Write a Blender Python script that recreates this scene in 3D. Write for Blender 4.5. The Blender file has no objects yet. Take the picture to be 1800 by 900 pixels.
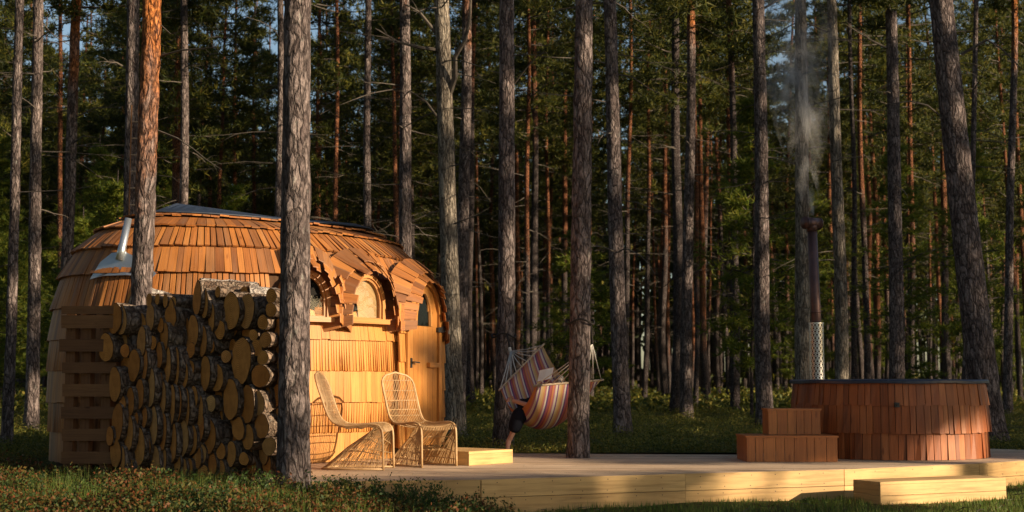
import bpy, bmesh, math, random
import numpy as np
from mathutils import Vector, Matrix, noise
PI = math.pi
R = math.radians
rng = random.Random(7)
nr = np.random.RandomState(11)
sc = bpy.context.scene
COL = sc.collection

# ------------------------------------------------------------------ camera, sky, sun, exposure
F, CZ, PITCH = 2500.0, 1.22, math.atan(225 / 2500)
cam_d = bpy.data.cameras.new('camera'); cam = bpy.data.objects.new('camera', cam_d); COL.objects.link(cam)
cam.location = (0, 0, CZ); cam.rotation_euler = (PI / 2 + PITCH, 0, 0)
cam_d.sensor_width = 36; cam_d.lens = 36 * F / 1800; cam_d.clip_start = .1; cam_d.clip_end = 2000
cam_d.dof.use_dof = True; cam_d.dof.focus_distance = 16.0; cam_d.dof.aperture_fstop = 2.8
sc.camera = cam
SUN_AZ, SUN_EL = 62, 16
TE = math.tan(R(SUN_EL))
to_sun = Vector((math.sin(R(SUN_AZ)) * math.cos(R(SUN_EL)), -math.cos(R(SUN_AZ)) * math.cos(R(SUN_EL)), math.sin(R(SUN_EL))))
w = bpy.data.worlds.new('World'); sc.world = w; w.use_nodes = True
wn = w.node_tree.nodes; wn.clear()
sky = wn.new('ShaderNodeTexSky'); sky.sky_type = 'NISHITA'; sky.sun_disc = False
sky.sun_elevation = R(SUN_EL); sky.sun_rotation = R(180 - SUN_AZ)
bgn = wn.new('ShaderNodeBackground'); bgn.inputs[1].default_value = 0.07
wo = wn.new('ShaderNodeOutputWorld')
w.node_tree.links.new(sky.outputs[0], bgn.inputs[0]); w.node_tree.links.new(bgn.outputs[0], wo.inputs[0])
sd = bpy.data.lights.new('sun', 'SUN'); sd.energy = 5.0; sd.angle = R(.5); sd.color = (1, .80, .56)
so = bpy.data.objects.new('sun', sd); COL.objects.link(so)
so.rotation_euler = (-to_sun).to_track_quat('-Z', 'Y').to_euler(); so.location = (30, -20, 30)
vs = sc.view_settings; vs.view_transform = 'Standard'; vs.look = 'None'; vs.gamma = 1; vs.use_curve_mapping = False
vs.exposure = 0.9
sc.cycles.max_bounces = 6; sc.cycles.diffuse_bounces = 3; sc.cycles.glossy_bounces = 2
sc.cycles.transmission_bounces = 4; sc.cycles.transparent_max_bounces = 6; sc.cycles.volume_bounces = 0

CP, SP = math.cos(PITCH), math.sin(PITCH)
def at(px, py, D):                       # point at distance D (world y) seen at photo pixel px, py
    xn, yn = (px - 900) / F, (450 - py) / F
    t = D / (CP - yn * SP)
    return Vector((xn * t, D, CZ + t * (SP + yn * CP)))
def atz(px, py, z):                      # point on the level z seen at a photo pixel
    xn, yn = (px - 900) / F, (450 - py) / F
    t = (z - CZ) / (SP + yn * CP)
    return Vector((xn * t, t * (CP - yn * SP), z))
def topx(p):
    v = Vector(p) - Vector((0, 0, CZ)); d = v.y * CP + v.z * SP
    return 900 + F * v.x / d, 450 - F * (-v.y * SP + v.z * CP) / d
def sun_uv(p):                           # across the sun, and height traced along the sunbeam
    lx, ly = -math.sin(R(SUN_AZ)), math.cos(R(SUN_AZ))
    a = p[0] * lx + p[1] * ly
    return p[0] * ly - p[1] * lx, p[2] + TE * a, a
def from_uv(u, a):
    lx, ly = -math.sin(R(SUN_AZ)), math.cos(R(SUN_AZ))
    return u * ly + a * lx, -u * lx + a * ly

# ------------------------------------------------------------------ object helpers
def tag(o, label=None, cat=None, group=None, kind=None):
    if label: o['label'] = label
    if cat: o['category'] = cat
    if group: o['group'] = group
    if kind: o['kind'] = kind
    return o
def empty(name, loc, label=None, cat=None, group=None, rz=0):
    o = bpy.data.objects.new(name, None); COL.objects.link(o); o.location = loc; o.rotation_euler.z = rz
    o.empty_display_size = .2
    return tag(o, label, cat, group)
def link(name, me, mat=None, parent=None, smooth=False):
    o = bpy.data.objects.new(name, me); COL.objects.link(o)
    if mat is not None:
        for m in (mat if isinstance(mat, (list, tuple)) else [mat]): me.materials.append(m)
    if parent is not None: o.parent = parent
    if smooth and len(me.polygons): me.polygons.foreach_set('use_smooth', [True] * len(me.polygons))
    return o
def mesh_np(name, v, f, mi=None, uv=None):
    me = bpy.data.meshes.new(name); v = np.asarray(v, np.float32); f = np.asarray(f, np.int32); n = f.shape[1]
    me.vertices.add(len(v)); me.vertices.foreach_set('co', v.ravel())
    me.loops.add(f.size); me.loops.foreach_set('vertex_index', f.ravel())
    me.polygons.add(len(f)); me.polygons.foreach_set('loop_start', np.arange(0, f.size, n, dtype=np.int32))
    me.polygons.foreach_set('loop_total', np.full(len(f), n, np.int32))
    if mi is not None: me.polygons.foreach_set('material_index', np.asarray(mi, np.int32))
    if uv is not None:
        l = me.uv_layers.new(name='UVMap'); l.data.foreach_set('uv', np.asarray(uv, np.float32).ravel())
    me.update(calc_edges=True); return me
class MB:                                # mesh collector with uv (across, along) in metres
    def __init__(s): s.v = []; s.f = []; s.uv = []; s.mi = []
    def face(s, idx, uv, mi=0): s.f.append(idx); s.uv.append(uv); s.mi.append(mi)
    def slab(s, c, mi=0):                # 8 corners: bottom-lo 4 (outer l, outer r, inner r, inner l) at one end, same at the other
        b = len(s.v); s.v += [tuple(p) for p in c]
        L = (Vector(c[4]) - Vector(c[0])).length; W = (Vector(c[1]) - Vector(c[0])).length; T = max(.004, (Vector(c[3]) - Vector(c[0])).length)
        ou, ov = rng.random() * 20, rng.random() * 20
        q = lambda a, bb: [(ou, ov), (ou + a, ov), (ou + a, ov + bb), (ou, ov + bb)]
        s.face((b, b+1, b+5, b+4), q(W, L), mi); s.face((b+2, b+3, b+7, b+6), q(W, L), mi)
        s.face((b+1, b+2, b+6, b+5), q(T, L), mi); s.face((b+3, b, b+4, b+7), q(T, L), mi)
        s.face((b+3, b+2, b+1, b), q(W, T), mi); s.face((b+4, b+5, b+6, b+7), q(W, T), mi)
    def box(s, x0, x1, y0, y1, z0, z1, along='x', mi=0):
        P = lambda x, y, z: (x, y, z)
        if along == 'x': c = [P(x0,y0,z1),P(x0,y0,z0),P(x0,y1,z0),P(x0,y1,z1),P(x1,y0,z1),P(x1,y0,z0),P(x1,y1,z0),P(x1,y1,z1)]
        elif along == 'y': c = [P(x1,y0,z1),P(x0,y0,z1),P(x0,y0,z0),P(x1,y0,z0),P(x1,y1,z1),P(x0,y1,z1),P(x0,y1,z0),P(x1,y1,z0)]
        else: c = [P(x0,y0,z0),P(x1,y0,z0),P(x1,y1,z0),P(x0,y1,z0),P(x0,y0,z1),P(x1,y0,z1),P(x1,y1,z1),P(x0,y1,z1)]
        s.slab(c, mi)
    def tube(s, pts, r, n=6, mi=0, cap=True):
        pts = [Vector(p) for p in pts]; rs = r if isinstance(r, (list, tuple)) else [r] * len(pts)
        b = len(s.v); ou = rng.random() * 20; ln = 0; lens = []; prev = None
        for i, p in enumerate(pts):
            d = (pts[min(i+1, len(pts)-1)] - pts[max(i-1, 0)])
            d = d.normalized() if d.length > 1e-9 else Vector((0, 0, 1))
            if prev is None: a = d.orthogonal().normalized()
            else: a = (prev - d * prev.dot(d)); a = a.normalized() if a.length > 1e-6 else d.orthogonal().normalized()
            prev = a; c = d.cross(a)
            if i: ln += (p - pts[i-1]).length
            lens.append(ln)
            for k in range(n):
                t = 2 * PI * k / n; s.v.append(tuple(p + (a * math.cos(t) + c * math.sin(t)) * rs[i]))
        for i in range(len(pts) - 1):
            for k in range(n):
                k2 = (k + 1) % n; cir = 2 * PI * rs[i] / n
                s.face((b+i*n+k, b+i*n+k2, b+(i+1)*n+k2, b+(i+1)*n+k), [(ou+k*cir, lens[i]), (ou+(k+1)*cir, lens[i]), (ou+(k+1)*cir, lens[i+1]), (ou+k*cir, lens[i+1])], mi)
        if cap:
            s.face(tuple(b+k for k in range(n))[::-1], [(math.cos(2*PI*k/n)*rs[0], math.sin(2*PI*k/n)*rs[0]) for k in range(n)][::-1], mi)
            e = b + (len(pts)-1)*n
            s.face(tuple(e+k for k in range(n)), [(math.cos(2*PI*k/n)*rs[-1], math.sin(2*PI*k/n)*rs[-1]) for k in range(n)], mi)
    def poly(s, pts, th, mi=0):          # polygon in space extruded by vector th
        b = len(s.v); n = len(pts); s.v += [tuple(p) for p in pts] + [tuple(Vector(p) + th) for p in pts]
        uvp = [(p[0], p[1] + p[2]) for p in pts]
        s.face(tuple(range(b, b+n)), uvp, mi); s.face(tuple(range(b+2*n-1, b+n-1, -1)), uvp[::-1], mi)
        for k in range(n):
            k2 = (k+1) % n; L = (Vector(pts[k2]) - Vector(pts[k])).length
            s.face((b+k2, b+k, b+n+k, b+n+k2), [(0, L), (0, 0), (th.length, 0), (th.length, L)], mi)
    def build(s, name, mat, parent=None, smooth=False):
        me = bpy.data.meshes.new(name); me.from_pydata(s.v, [], s.f)
        l = me.uv_layers.new(name='UVMap'); l.data.foreach_set('uv', [c for u in s.uv for p in u for c in p])
        me.polygons.foreach_set('material_index', s.mi); me.update()
        return link(name, me, mat, parent, smooth)

# ------------------------------------------------------------------ materials
class NT:
    def __init__(s, name, rough=.8, spec=.3):
        s.m = bpy.data.materials.new(name); s.m.use_nodes = True; s.t = s.m.node_tree; s.n = s.t.nodes
        s.b = s.n['Principled BSDF']; s.b.inputs['Roughness'].default_value = rough
        s.b.inputs['Specular IOR Level'].default_value = spec
    def new(s, typ, **k):
        n = s.n.new('ShaderNode' + typ)
        for a, b in k.items():
            if a.startswith('i_'): n.inputs[int(a[2:])].default_value = b
            else: setattr(n, a, b)
        return n
    def l(s, a, b): s.t.links.new(a, b)
    def coord(s, kind='Object', scale=(1, 1, 1)):
        tc = s.new('TexCoord'); mp = s.new('Mapping'); mp.inputs['Scale'].default_value = scale
        s.l(tc.outputs[kind], mp.inputs[0]); return mp.outputs[0]
    def noise(s, co, scale=5, detail=4, rough=.55, dist=0):
        n = s.new('TexNoise'); n.inputs['Scale'].default_value = scale; n.inputs['Detail'].default_value = detail
        n.inputs['Roughness'].default_value = rough; n.inputs['Distortion'].default_value = dist
        s.l(co, n.inputs['Vector']); return n.outputs[0]
    def ramp(s, fac, stops):
        r = s.new('ValToRGB'); e = r.color_ramp.elements
        while len(e) < len(stops): e.new(.5)
        for x, (p, c) in zip(e, stops): x.position = p; x.color = (*c, 1) if len(c) == 3 else c
        s.l(fac, r.inputs[0]); return r.outputs[0]
    def mix(s, a, b, fac=.5, mode='MIX'):
        m = s.new('Mix', data_type='RGBA', blend_type=mode)
        for v, i in ((fac, 0), (a, 6), (b, 7)):
            if hasattr(v, 'links') or hasattr(v, 'is_linked'): s.l(v, m.inputs[i])
            elif i == 0: m.inputs[0].default_value = v
            else: m.inputs[i].default_value = (*v, 1)
        return m.outputs[2]
    def math(s, op, a, b=None, clamp=False):
        m = s.new('Math', operation=op, use_clamp=clamp)
        for v, i in ((a, 0), (b, 1)):
            if v is None: continue
            if hasattr(v, 'is_linked'): s.l(v, m.inputs[i])
            else: m.inputs[i].default_value = v
        return m.outputs[0]
    def rand(s):
        oi = s.new('ObjectInfo'); ge = s.new('NewGeometry')
        return s.math('FRACT', s.math('ADD', oi.outputs['Random'], ge.outputs['Random Per Island']))
    def bump(s, h, strength=.4, dist=.02):
        b = s.new('Bump'); b.inputs['Strength'].default_value = strength; b.inputs['Distance'].default_value = dist
        s.l(h, b.inputs['Height']); s.l(b.outputs[0], s.b.inputs['Normal'])
    def color(s, c): s.l(c, s.b.inputs['Base Color']); return s.m

def wood(name, stops, rough=.62, grain=(55, 1.6, 1), bump=.35, knots=True, spec=.35, weather=None):
    t = NT(name, rough, spec)
    co = t.coord('UV', grain); n = t.noise(co, 1, 5, .6, .6)
    base = t.ramp(t.rand(), stops)
    g = t.ramp(n, [(.3, (.55, .5, .45)), (.5, (.95, .95, .95)), (.7, (1.12, 1.12, 1.1))])
    c = t.mix(base, g, .75, 'MULTIPLY')
    if knots:
        co2 = t.coord('UV', (7, 2.2, 1)); vo = t.new('TexVoronoi'); vo.inputs['Scale'].default_value = 1; t.l(co2, vo.inputs['Vector'])
        k = t.ramp(vo.outputs['Distance'], [(.0, (.35, .25, .18)), (.075, (.55, .42, .3)), (.12, (1, 1, 1))])
        c = t.mix(c, k, .8, 'MULTIPLY')
    big = t.noise(t.coord('Object', (1, 1, 1)), 2.2, 3)
    c = t.mix(c, t.ramp(big, [(.3, (.78, .74, .7)), (.65, (1.08, 1.08, 1.08))]), .7, 'MULTIPLY')
    if weather:
        ww = t.ramp(t.noise(t.coord('UV', (14, .9, 1)), 1, 6, .7), [(.5, (0, 0, 0)), (.72, (1, 1, 1))])
        c = t.mix(c, weather, t.math('MULTIPLY', ww, .55), 'MIX')
    t.color(c); t.bump(n, bump, .006); return t.m
M = {}
M['shingle'] = wood('weathered_orange_and_shade_shingle', [(0, (.20, .070, .020)), (.12, (.20, .085, .032)), (.2, (.30, .108, .026)), (.5, (.37, .138, .033)), (.8, (.43, .175, .044)), (.9, (.28, .125, .045)), (1, (.25, .10, .035))], .58, weather=(.21, .13, .08))
M['wall_shingle'] = wood('fresh_wall_shingle', [(0, (.46, .185, .040)), (.5, (.56, .25, .058)), (1, (.50, .21, .048))], .55)
M['joinery'] = wood('oiled_joinery', [(0, (.42, .17, .035)), (1, (.52, .23, .055))], .45, spec=.5)
M['hull'] = wood('hull_sheathing', [(0, (.07, .035, .015)), (1, (.09, .045, .02))], .9)
M['tub'] = wood('stained_tub_shingle', [(0, (.20, .058, .016)), (.5, (.32, .092, .025)), (1, (.40, .135, .040))], .5, weather=(.12, .06, .04))
M['steps'] = wood('stained_step_plank', [(0, (.34, .11, .028)), (1, (.46, .17, .046))], .42, spec=.45)
M['deck'] = wood('deck_board', [(0, (.44, .31, .20)), (.5, (.56, .41, .27)), (1, (.64, .48, .33))], .7, grain=(40, 1.2, 1), knots=False, weather=(.30, .25, .21))
M['fascia'] = wood('fascia_board', [(0, (.50, .31, .12)), (1, (.60, .39, .16))], .6, grain=(30, 1.5, 1), knots=False)
M['rack'] = wood('grey_rack_slat', [(0, (.17, .075, .030)), (1, (.26, .12, .046))], .8)
M['stick'] = wood('grey_spreader_bar', [(0, (.38, .29, .20)), (1, (.45, .35, .25))], .7)

def bark(name, grey, grey2, orange, vs_=17, zs=.30, crack=.22):
    t = NT(name, .95, .12)
    co = t.coord('Object', (1, 1, zs)); dn = t.noise(co, 6, 3)
    add = t.new('VectorMath', operation='ADD'); sc_ = t.new('VectorMath', operation='SCALE'); sc_.inputs['Scale'].default_value = .16
    cn = t.new('TexNoise'); cn.inputs['Scale'].default_value = 9; cn.inputs['Detail'].default_value = 4; t.l(co, cn.inputs['Vector']); t.l(cn.outputs['Color'], sc_.inputs[0])
    t.l(co, add.inputs[0]); t.l(sc_.outputs[0], add.inputs[1])
    vo = t.new('TexVoronoi', feature='DISTANCE_TO_EDGE'); vo.inputs['Scale'].default_value = vs_; t.l(add.outputs[0], vo.inputs['Vector'])
    v2 = t.new('TexVoronoi'); v2.inputs['Scale'].default_value = vs_; t.l(add.outputs[0], v2.inputs['Vector'])
    fine = t.noise(t.coord('Object', (1, 1, .5)), 38, 6, .65)
    cr = t.ramp(vo.outputs['Distance'], [(0, (crack, crack, crack)), (.12, (.8, .8, .8)), (.3, (1.1, 1.1, 1.1))])
    g = t.mix(grey, grey2, t.ramp(v2.outputs['Color'], [(.25, (0, 0, 0)), (.75, (1, 1, 1))]))
    lich = t.ramp(t.noise(t.coord('Object', (1, 1, .6)), 14, 4, .7), [(.6, (0, 0, 0)), (.7, (1, 1, 1))])
    g = t.mix(g, (.33, .33, .29), t.math('MULTIPLY', lich, .55))
    # orange upper bark: the object's colour carries the height where it starts
    oi = t.new('ObjectInfo'); sep = t.new('SeparateColor'); t.l(oi.outputs['Color'], sep.inputs[0])
    tc = t.new('TexCoord'); sx = t.new('SeparateXYZ'); t.l(tc.outputs['Object'], sx.inputs[0])
    hh = t.math('SUBTRACT', sx.outputs[2], t.math('MULTIPLY', sep.outputs[0], 20))
    pn = t.noise(t.coord('Object', (1, 1, .4)), 4, 4, .6)
    k = t.math('ADD', t.math('MULTIPLY', hh, .45), t.math('MULTIPLY', t.math('SUBTRACT', pn, .5), 2.6), True)
    og = t.mix(orange, (orange[0] * .42, orange[1] * .36, orange[2] * .6), t.ramp(fine, [(.35, (1, 1, 1)), (.55, (0, 0, 0))]))
    c = t.mix(g, og, k)
    c = t.mix(c, cr, .9, 'MULTIPLY')
    c = t.mix(c, t.ramp(fine, [(.32, (.38, .38, .38)), (.68, (1.45, 1.45, 1.45))]), .9, 'MULTIPLY')
    t.color(c)
    h = t.math('ADD', t.math('MULTIPLY', t.math('MINIMUM', vo.outputs['Distance'], .2), 3.0), t.math('MULTIPLY', fine, 1.1))
    t.bump(h, 1.0, .03); return t.m
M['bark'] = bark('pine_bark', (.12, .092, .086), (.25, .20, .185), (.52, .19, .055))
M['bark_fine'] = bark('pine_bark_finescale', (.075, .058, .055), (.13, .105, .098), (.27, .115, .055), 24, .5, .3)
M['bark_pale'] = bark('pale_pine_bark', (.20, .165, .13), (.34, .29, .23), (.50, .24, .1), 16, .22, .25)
M['log_bark_pale'] = bark('pale_log_bark', (.34, .28, .24), (.62, .56, .50), (.3, .2, .12), 11, .5, .5)
M['log_bark'] = bark('felled_log_bark', (.17, .11, .075), (.36, .27, .20), (.3, .2, .12), 16, .5, .35)
def cut_mat():
    t = NT('sawn_log_end', .85, .15); tc = t.new('TexCoord'); co = tc.outputs['UV']
    w_ = t.new('TexWave', wave_type='RINGS', rings_direction='SPHERICAL'); w_.inputs['Scale'].default_value = 17; w_.inputs['Distortion'].default_value = 1.6
    w_.inputs['Detail'].default_value = 3; t.l(co, w_.inputs['Vector'])
    base = t.ramp(t.rand(), [(0, (.52, .20, .04)), (.4, (.70, .32, .08)), (.75, (.60, .22, .045)), (1, (.66, .38, .14))])
    c = t.mix(base, t.ramp(w_.outputs[0], [(0, (.5, .42, .36)), (.6, (1.08, 1.06, 1.02))]), .85, 'MULTIPLY')
    n = t.noise(co, 9, 5, .65)
    c = t.mix(c, t.ramp(n, [(.3, (.55, .5, .45)), (.6, (1, 1, 1))]), .75, 'MULTIPLY')
    t.color(c); t.bump(t.math('ADD', w_.outputs[0], n), .35, .004); return t.m
M['cut'] = cut_mat()
def needles(name, stops, trans=.35, mixw=.55, bs=.9):
    t = NT(name, .6, .25)
    big = t.noise(t.coord('Object', (1, 1, 1)), bs, 3)
    r = t.math('ADD', t.math('MULTIPLY', t.rand(), mixw), t.math('MULTIPLY', big, 1 - mixw))
    c = t.ramp(r, stops); t.color(c)
    tr = t.new('BsdfTranslucent'); t.l(c, tr.inputs[0]); mx = t.new('MixShader'); mx.inputs[0].default_value = trans
    out = t.n['Material Output']; t.l(t.b.outputs[0], mx.inputs[1]); t.l(tr.outputs[0], mx.inputs[2]); t.l(mx.outputs[0], out.inputs[0]); return t.m
M['needle'] = needles('pine_needles', [(.15, (.018, .030, .009)), (.42, (.042, .058, .012)), (.62, (.10, .105, .016)), (.85, (.22, .18, .025))])
M['needle_y'] = needles('young_needles', [(.15, (.06, .10, .014)), (.5, (.13, .17, .02)), (.85, (.28, .25, .03))], .45)
def simple(name, stops, rough=.8, spec=.25, scale=6, bump=0, metal=0):
    t = NT(name, rough, spec); n = t.noise(t.coord('Object'), scale, 5, .6); t.color(t.ramp(n, stops))
    t.b.inputs['Metallic'].default_value = metal
    if bump: t.bump(n, bump, .01)
    return t.m
M['dead'] = simple('dead_branch_bark', [(.3, (.05, .04, .034)), (.7, (.13, .11, .088))], .9)
M['moss'] = needles('heath_leaves', [(.2, (.025, .042, .010)), (.40, (.065, .085, .014)), (.52, (.15, .15, .022)), (.66, (.22, .18, .03)), (.82, (.15, .08, .025))], .3, .4, .8)
M['heath'] = needles('bilberry_leaves', [(.2, (.012, .030, .009)), (.38, (.032, .058, .012)), (.5, (.075, .082, .016)), (.58, (.11, .07, .016)), (.66, (.15, .04, .014)), (.76, (.07, .045, .014)), (.88, (.045, .06, .012))], .3, .42, 1.5)
M['grass'] = needles('grass_blades', [(.2, (.06, .12, .02)), (.6, (.14, .19, .03)), (.9, (.28, .24, .09))], .35)
M['sprig'] = needles('sprig_leaves', [(.2, (.03, .07, .015)), (.7, (.08, .12, .025)), (.95, (.22, .12, .03))], .3)
def ground_mat():
    t = NT('forest_floor', .95, .1); co = t.coord('Object')
    a = t.noise(co, .55, 5, .6); b = t.noise(co, 7, 6, .65)
    c = t.ramp(t.math('ADD', t.math('MULTIPLY', a, .5), t.math('MULTIPLY', b, .5)), [(.36, (.025, .03, .01)), (.46, (.06, .065, .018)), (.54, (.10, .09, .025)), (.64, (.15, .09, .035))])
    t.color(c); t.bump(b, 1, .06); return t.m
M['ground'] = ground_mat()
M['navy'] = simple('navy_cover', [(.3, (.012, .018, .04)), (.7, (.022, .032, .065))], .38, .5, 3, .2)
M['membrane'] = simple('roof_membrane', [(.3, (.012, .02, .04)), (.7, (.025, .038, .065))], .5, .4, 2.5, .25)
M['galv'] = simple('galvanised_sheet', [(.3, (.42, .46, .50)), (.7, (.62, .66, .70))], .33, .5, 3, 0, .85)
M['steel'] = simple('brushed_steel', [(.3, (.55, .55, .56)), (.7, (.70, .70, .70))], .28, .5, 9, 0, .9)
M['flue'] = simple('heat_stained_flue', [(.3, (.055, .03, .03)), (.55, (.10, .055, .05)), (.75, (.16, .085, .06))], .42, .5, 5, .1, .5)
M['black'] = simple('black_metal', [(.3, (.012, .012, .012)), (.7, (.025, .025, .025))], .4, .5)
M['wicker'] = simple('rattan', [(.3, (.34, .20, .085)), (.7, (.52, .34, .17))], .5, .4, 14, .3)
M['rope'] = simple('white_rope', [(.3, (.50, .48, .43)), (.7, (.66, .63, .57))], .9, .1, 40, .4)
M['strap'] = simple('dark_strap', [(.3, (.02, .018, .016)), (.7, (.05, .04, .035))], .9)
M['skin'] = simple('skin', [(.3, (.42, .22, .15)), (.7, (.50, .27, .19))], .55, .35, 12)
M['hair'] = simple('grey_hair', [(.3, (.12, .10, .09)), (.7, (.34, .30, .27))], .8, .2, 40, .5)
M['cloth_dark'] = simple('dark_trousers', [(.3, (.007, .008, .013)), (.7, (.014, .016, .024))], .9, .1, 8, .4)
M['shirt'] = simple('beige_shirt', [(.3, (.35, .25, .18)), (.7, (.42, .31, .23))], .9, .1, 8, .3)
M['paper'] = simple('book_paper', [(.3, (.62, .64, .68)), (.7, (.74, .76, .80))], .8, .2, 8)
M['cover'] = simple('book_cover', [(.3, (.25, .03, .03)), (.7, (.3, .05, .04))], .6)
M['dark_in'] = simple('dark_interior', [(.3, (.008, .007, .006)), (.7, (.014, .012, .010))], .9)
M['blind'] = wood('pale_reed_blind', [(0, (.34, .22, .09)), (1, (.38, .25, .11))], .8, grain=(2, 60, 1), knots=False)
M['screw'] = simple('screw_head', [(.3, (.05, .04, .035)), (.7, (.09, .07, .06))], .5, .5, 5, 0, .6)
def glass():
    t = NT('window_glass', .03, .5); t.b.inputs['Base Color'].default_value = (.02, .02, .02, 1)
    tr = t.new('BsdfTransparent'); mx = t.new('MixShader'); fr = t.new('Fresnel'); fr.inputs[0].default_value = 1.35
    gl = t.new('BsdfGlossy'); gl.inputs['Roughness'].default_value = .02
    out = t.n['Material Output']; t.l(fr.outputs[0], mx.inputs[0]); t.l(tr.outputs[0], mx.inputs[1]); t.l(gl.outputs[0], mx.inputs[2]); t.l(mx.outputs[0], out.inputs[0]); return t.m
M['glass'] = glass()
def hammock_mat():
    t = NT('striped_cotton', .9, .1); co = t.coord('UV', (1, 1, 1)); sx = t.new('SeparateXYZ'); t.l(co, sx.inputs[0])
    fr = t.math('FRACT', t.math('MULTIPLY', sx.outputs[0], 1.7))
    r = t.new('ValToRGB'); r.color_ramp.interpolation = 'CONSTANT'; e = r.color_ramp.elements
    pal = [(.56,.24,.10), (.62,.42,.20), (.40,.12,.13), (.20,.09,.22), (.70,.65,.58), (.45,.18,.20), (.58,.32,.13), (.36,.10,.09), (.62,.48,.28), (.17,.08,.20), (.66,.58,.52), (.50,.21,.20)]
    while len(e) < 26: e.new(.5)
    q = random.Random(3); pos = 0; prev = None
    cuts = sorted([0] + [q.random() for _ in range(25)])
    cuts = [(i + .35 * (c - .5)) / 26 for i, c in enumerate([q.random() for _ in range(26)])]
    for i, x in enumerate(e): x.position = max(0, cuts[i]) if i else 0; x.color = (*pal[(i * 5) % 12], 1)
    t.l(fr, r.inputs[0]); t.color(r.outputs[0])
    tr = t.new('BsdfTranslucent'); t.l(r.outputs[0], tr.inputs[0]); mx = t.new('MixShader'); mx.inputs[0].default_value = .3
    out = t.n['Material Output']; t.l(t.b.outputs[0], mx.inputs[1]); t.l(tr.outputs[0], mx.inputs[2]); t.l(mx.outputs[0], out.inputs[0]); return t.m
M['hammock'] = hammock_mat()

# ------------------------------------------------------------------ terrain
def sm(x): x = max(0., min(1., x)); return x * x * (3 - 2 * x)
FRONT = [(-2.45, 13.25), (-.3, 13.6), (1.74, 14.5), (3.5, 15.2), (5.3, 16.35), (6.55, 17.35), (7.3, 18.6)]
BACK = [(7.3, 19.4), (6.6, 20.1), (5.2, 20.4), (3.9, 19.8), (3.0, 18.35), (1.2, 18.5), (-.1, 18.7), (-.8, 18.9), (-1.2, 17.9), (-2.0, 16.6), (-2.6, 16.0)]
DECK = FRONT + BACK
def in_deck(x, y, poly=DECK):
    c = False; n = len(poly)
    for i in range(n):
        x1, y1 = poly[i]; x2, y2 = poly[(i + 1) % n]
        if (y1 > y) != (y2 > y) and x < (x2 - x1) * (y - y1) / (y2 - y1) + x1: c = not c
    return c
def g(x, y):
    back = .29 + .006 * max(0, y - 20) if y < 140 else .29 + .72
    front = .20 * sm((-.4 - x) / 1.8) + .02 * sm((x - 3) / 3)
    k = sm((y - 18.2) / 1.8)
    z = front * (1 - k) + back * k
    z += .05 * (noise.noise(Vector((x * .5, y * .5, 0)))) + .02 * noise.noise(Vector((x * 1.9, y * 1.9, 3)))
    if y > 30: z += .25 * min(1, (y - 30) / 40) * noise.noise(Vector((x * .07, y * .07, 7)))
    if in_deck(x, y): z = min(z, .08)
    return z
xs = np.concatenate([np.linspace(-420, -40, 14), np.linspace(-36, -9, 26), np.linspace(-8.5, 9, 110), np.linspace(10, 36, 26), np.linspace(40, 420, 14)])
ys = np.concatenate([np.linspace(-120, 4, 14), np.linspace(6, 26, 130), np.linspace(26.6, 60, 60), np.linspace(63, 150, 30), np.linspace(165, 900, 14)])
gv = np.array([(x, y, g(x, y)) for y in ys for x in xs]); nx = len(xs)
gf = np.array([(j*nx+i, j*nx+i+1, (j+1)*nx+i+1, (j+1)*nx+i) for j in range(len(ys)-1) for i in range(nx-1)])
tag(link('ground', mesh_np('ground', gv, gf), M['ground'], smooth=True), 'heathy forest floor under the pines', kind='structure')

# ------------------------------------------------------------------ leafy scatter (stuff)
def leaves(cx, cy, cz, size, asp=.5, up=0.0, rs=nr):
    """one small diamond per entry, random facing"""
    n = len(cx); d = rs.normal(size=(n, 3)); d[:, 2] = np.abs(d[:, 2]) * (1 + up); d /= np.linalg.norm(d, axis=1)[:, None]
    e = rs.normal(size=(n, 3)); e -= (e * d).sum(1)[:, None] * d; e /= np.linalg.norm(e, axis=1)[:, None]
    p = np.stack([cx, cy, cz], 1); s = size[:, None]
    v = np.stack([p - d * s * .5, p + e * s * asp * .5, p + d * s * .5, p - e * s * asp * .5], 1).reshape(-1, 3)
    return v, np.arange(4 * n).reshape(-1, 4)
def scatter(name, label, mat, n_clump, sample, hgt, spread, per, size, up=0, mask=None, asp=.5):
    V = []; 
    pts = []
    while len(pts) < n_clump:
        x, y = sample()
        if in_deck(x, y): continue
        if mask and not mask(x, y): continue
        pts.append((x, y, g(x, y), .3 + 1.1 * rng.random() * max(.12, .55 + 1.5 * noise.noise(Vector((x * 1.3, y * 1.3, 5))))))
    P = np.array(pts); idx = np.repeat(np.arange(len(P)), per); n = len(idx)
    r = spread * np.sqrt(nr.rand(n)); th = nr.rand(n) * 2 * PI; k = P[idx, 3]
    h = nr.rand(n) ** .8 * hgt * k * (1 - .4 * (r / spread) ** 2)
    v, f = leaves(P[idx, 0] + r * np.cos(th), P[idx, 1] + r * np.sin(th), P[idx, 2] - .01 + h, size * (.6 + .8 * nr.rand(n)), asp, up)
    return tag(link(name, mesh_np(name, v, f), mat), label, kind='stuff')
def cab_clear(x, y): return ((x + 3.45) / 2.7) ** 2 + ((y - 18.4) / 2.7) ** 2 > 1
def pile_clear(x, y):
    return not (-4.5 < x < -2.0 and y > 13.6 + (x + 2.3) * -.88 - .1 and y < 16.3)
scatter('heath_plants', 'low red, yellow and green bilberry heath in front of the wood pile', M['heath'], 5200,
        lambda: (lambda y: (rng.uniform(-.42 * y, -.2 + .09 * (13.8 - y)), y))(rng.uniform(10.5, 17)), .23, .13, 44, .032, mask=lambda x, y: pile_clear(x, y) and cab_clear(x, y) and not (x > -1.1 and y > 13.2))
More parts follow.
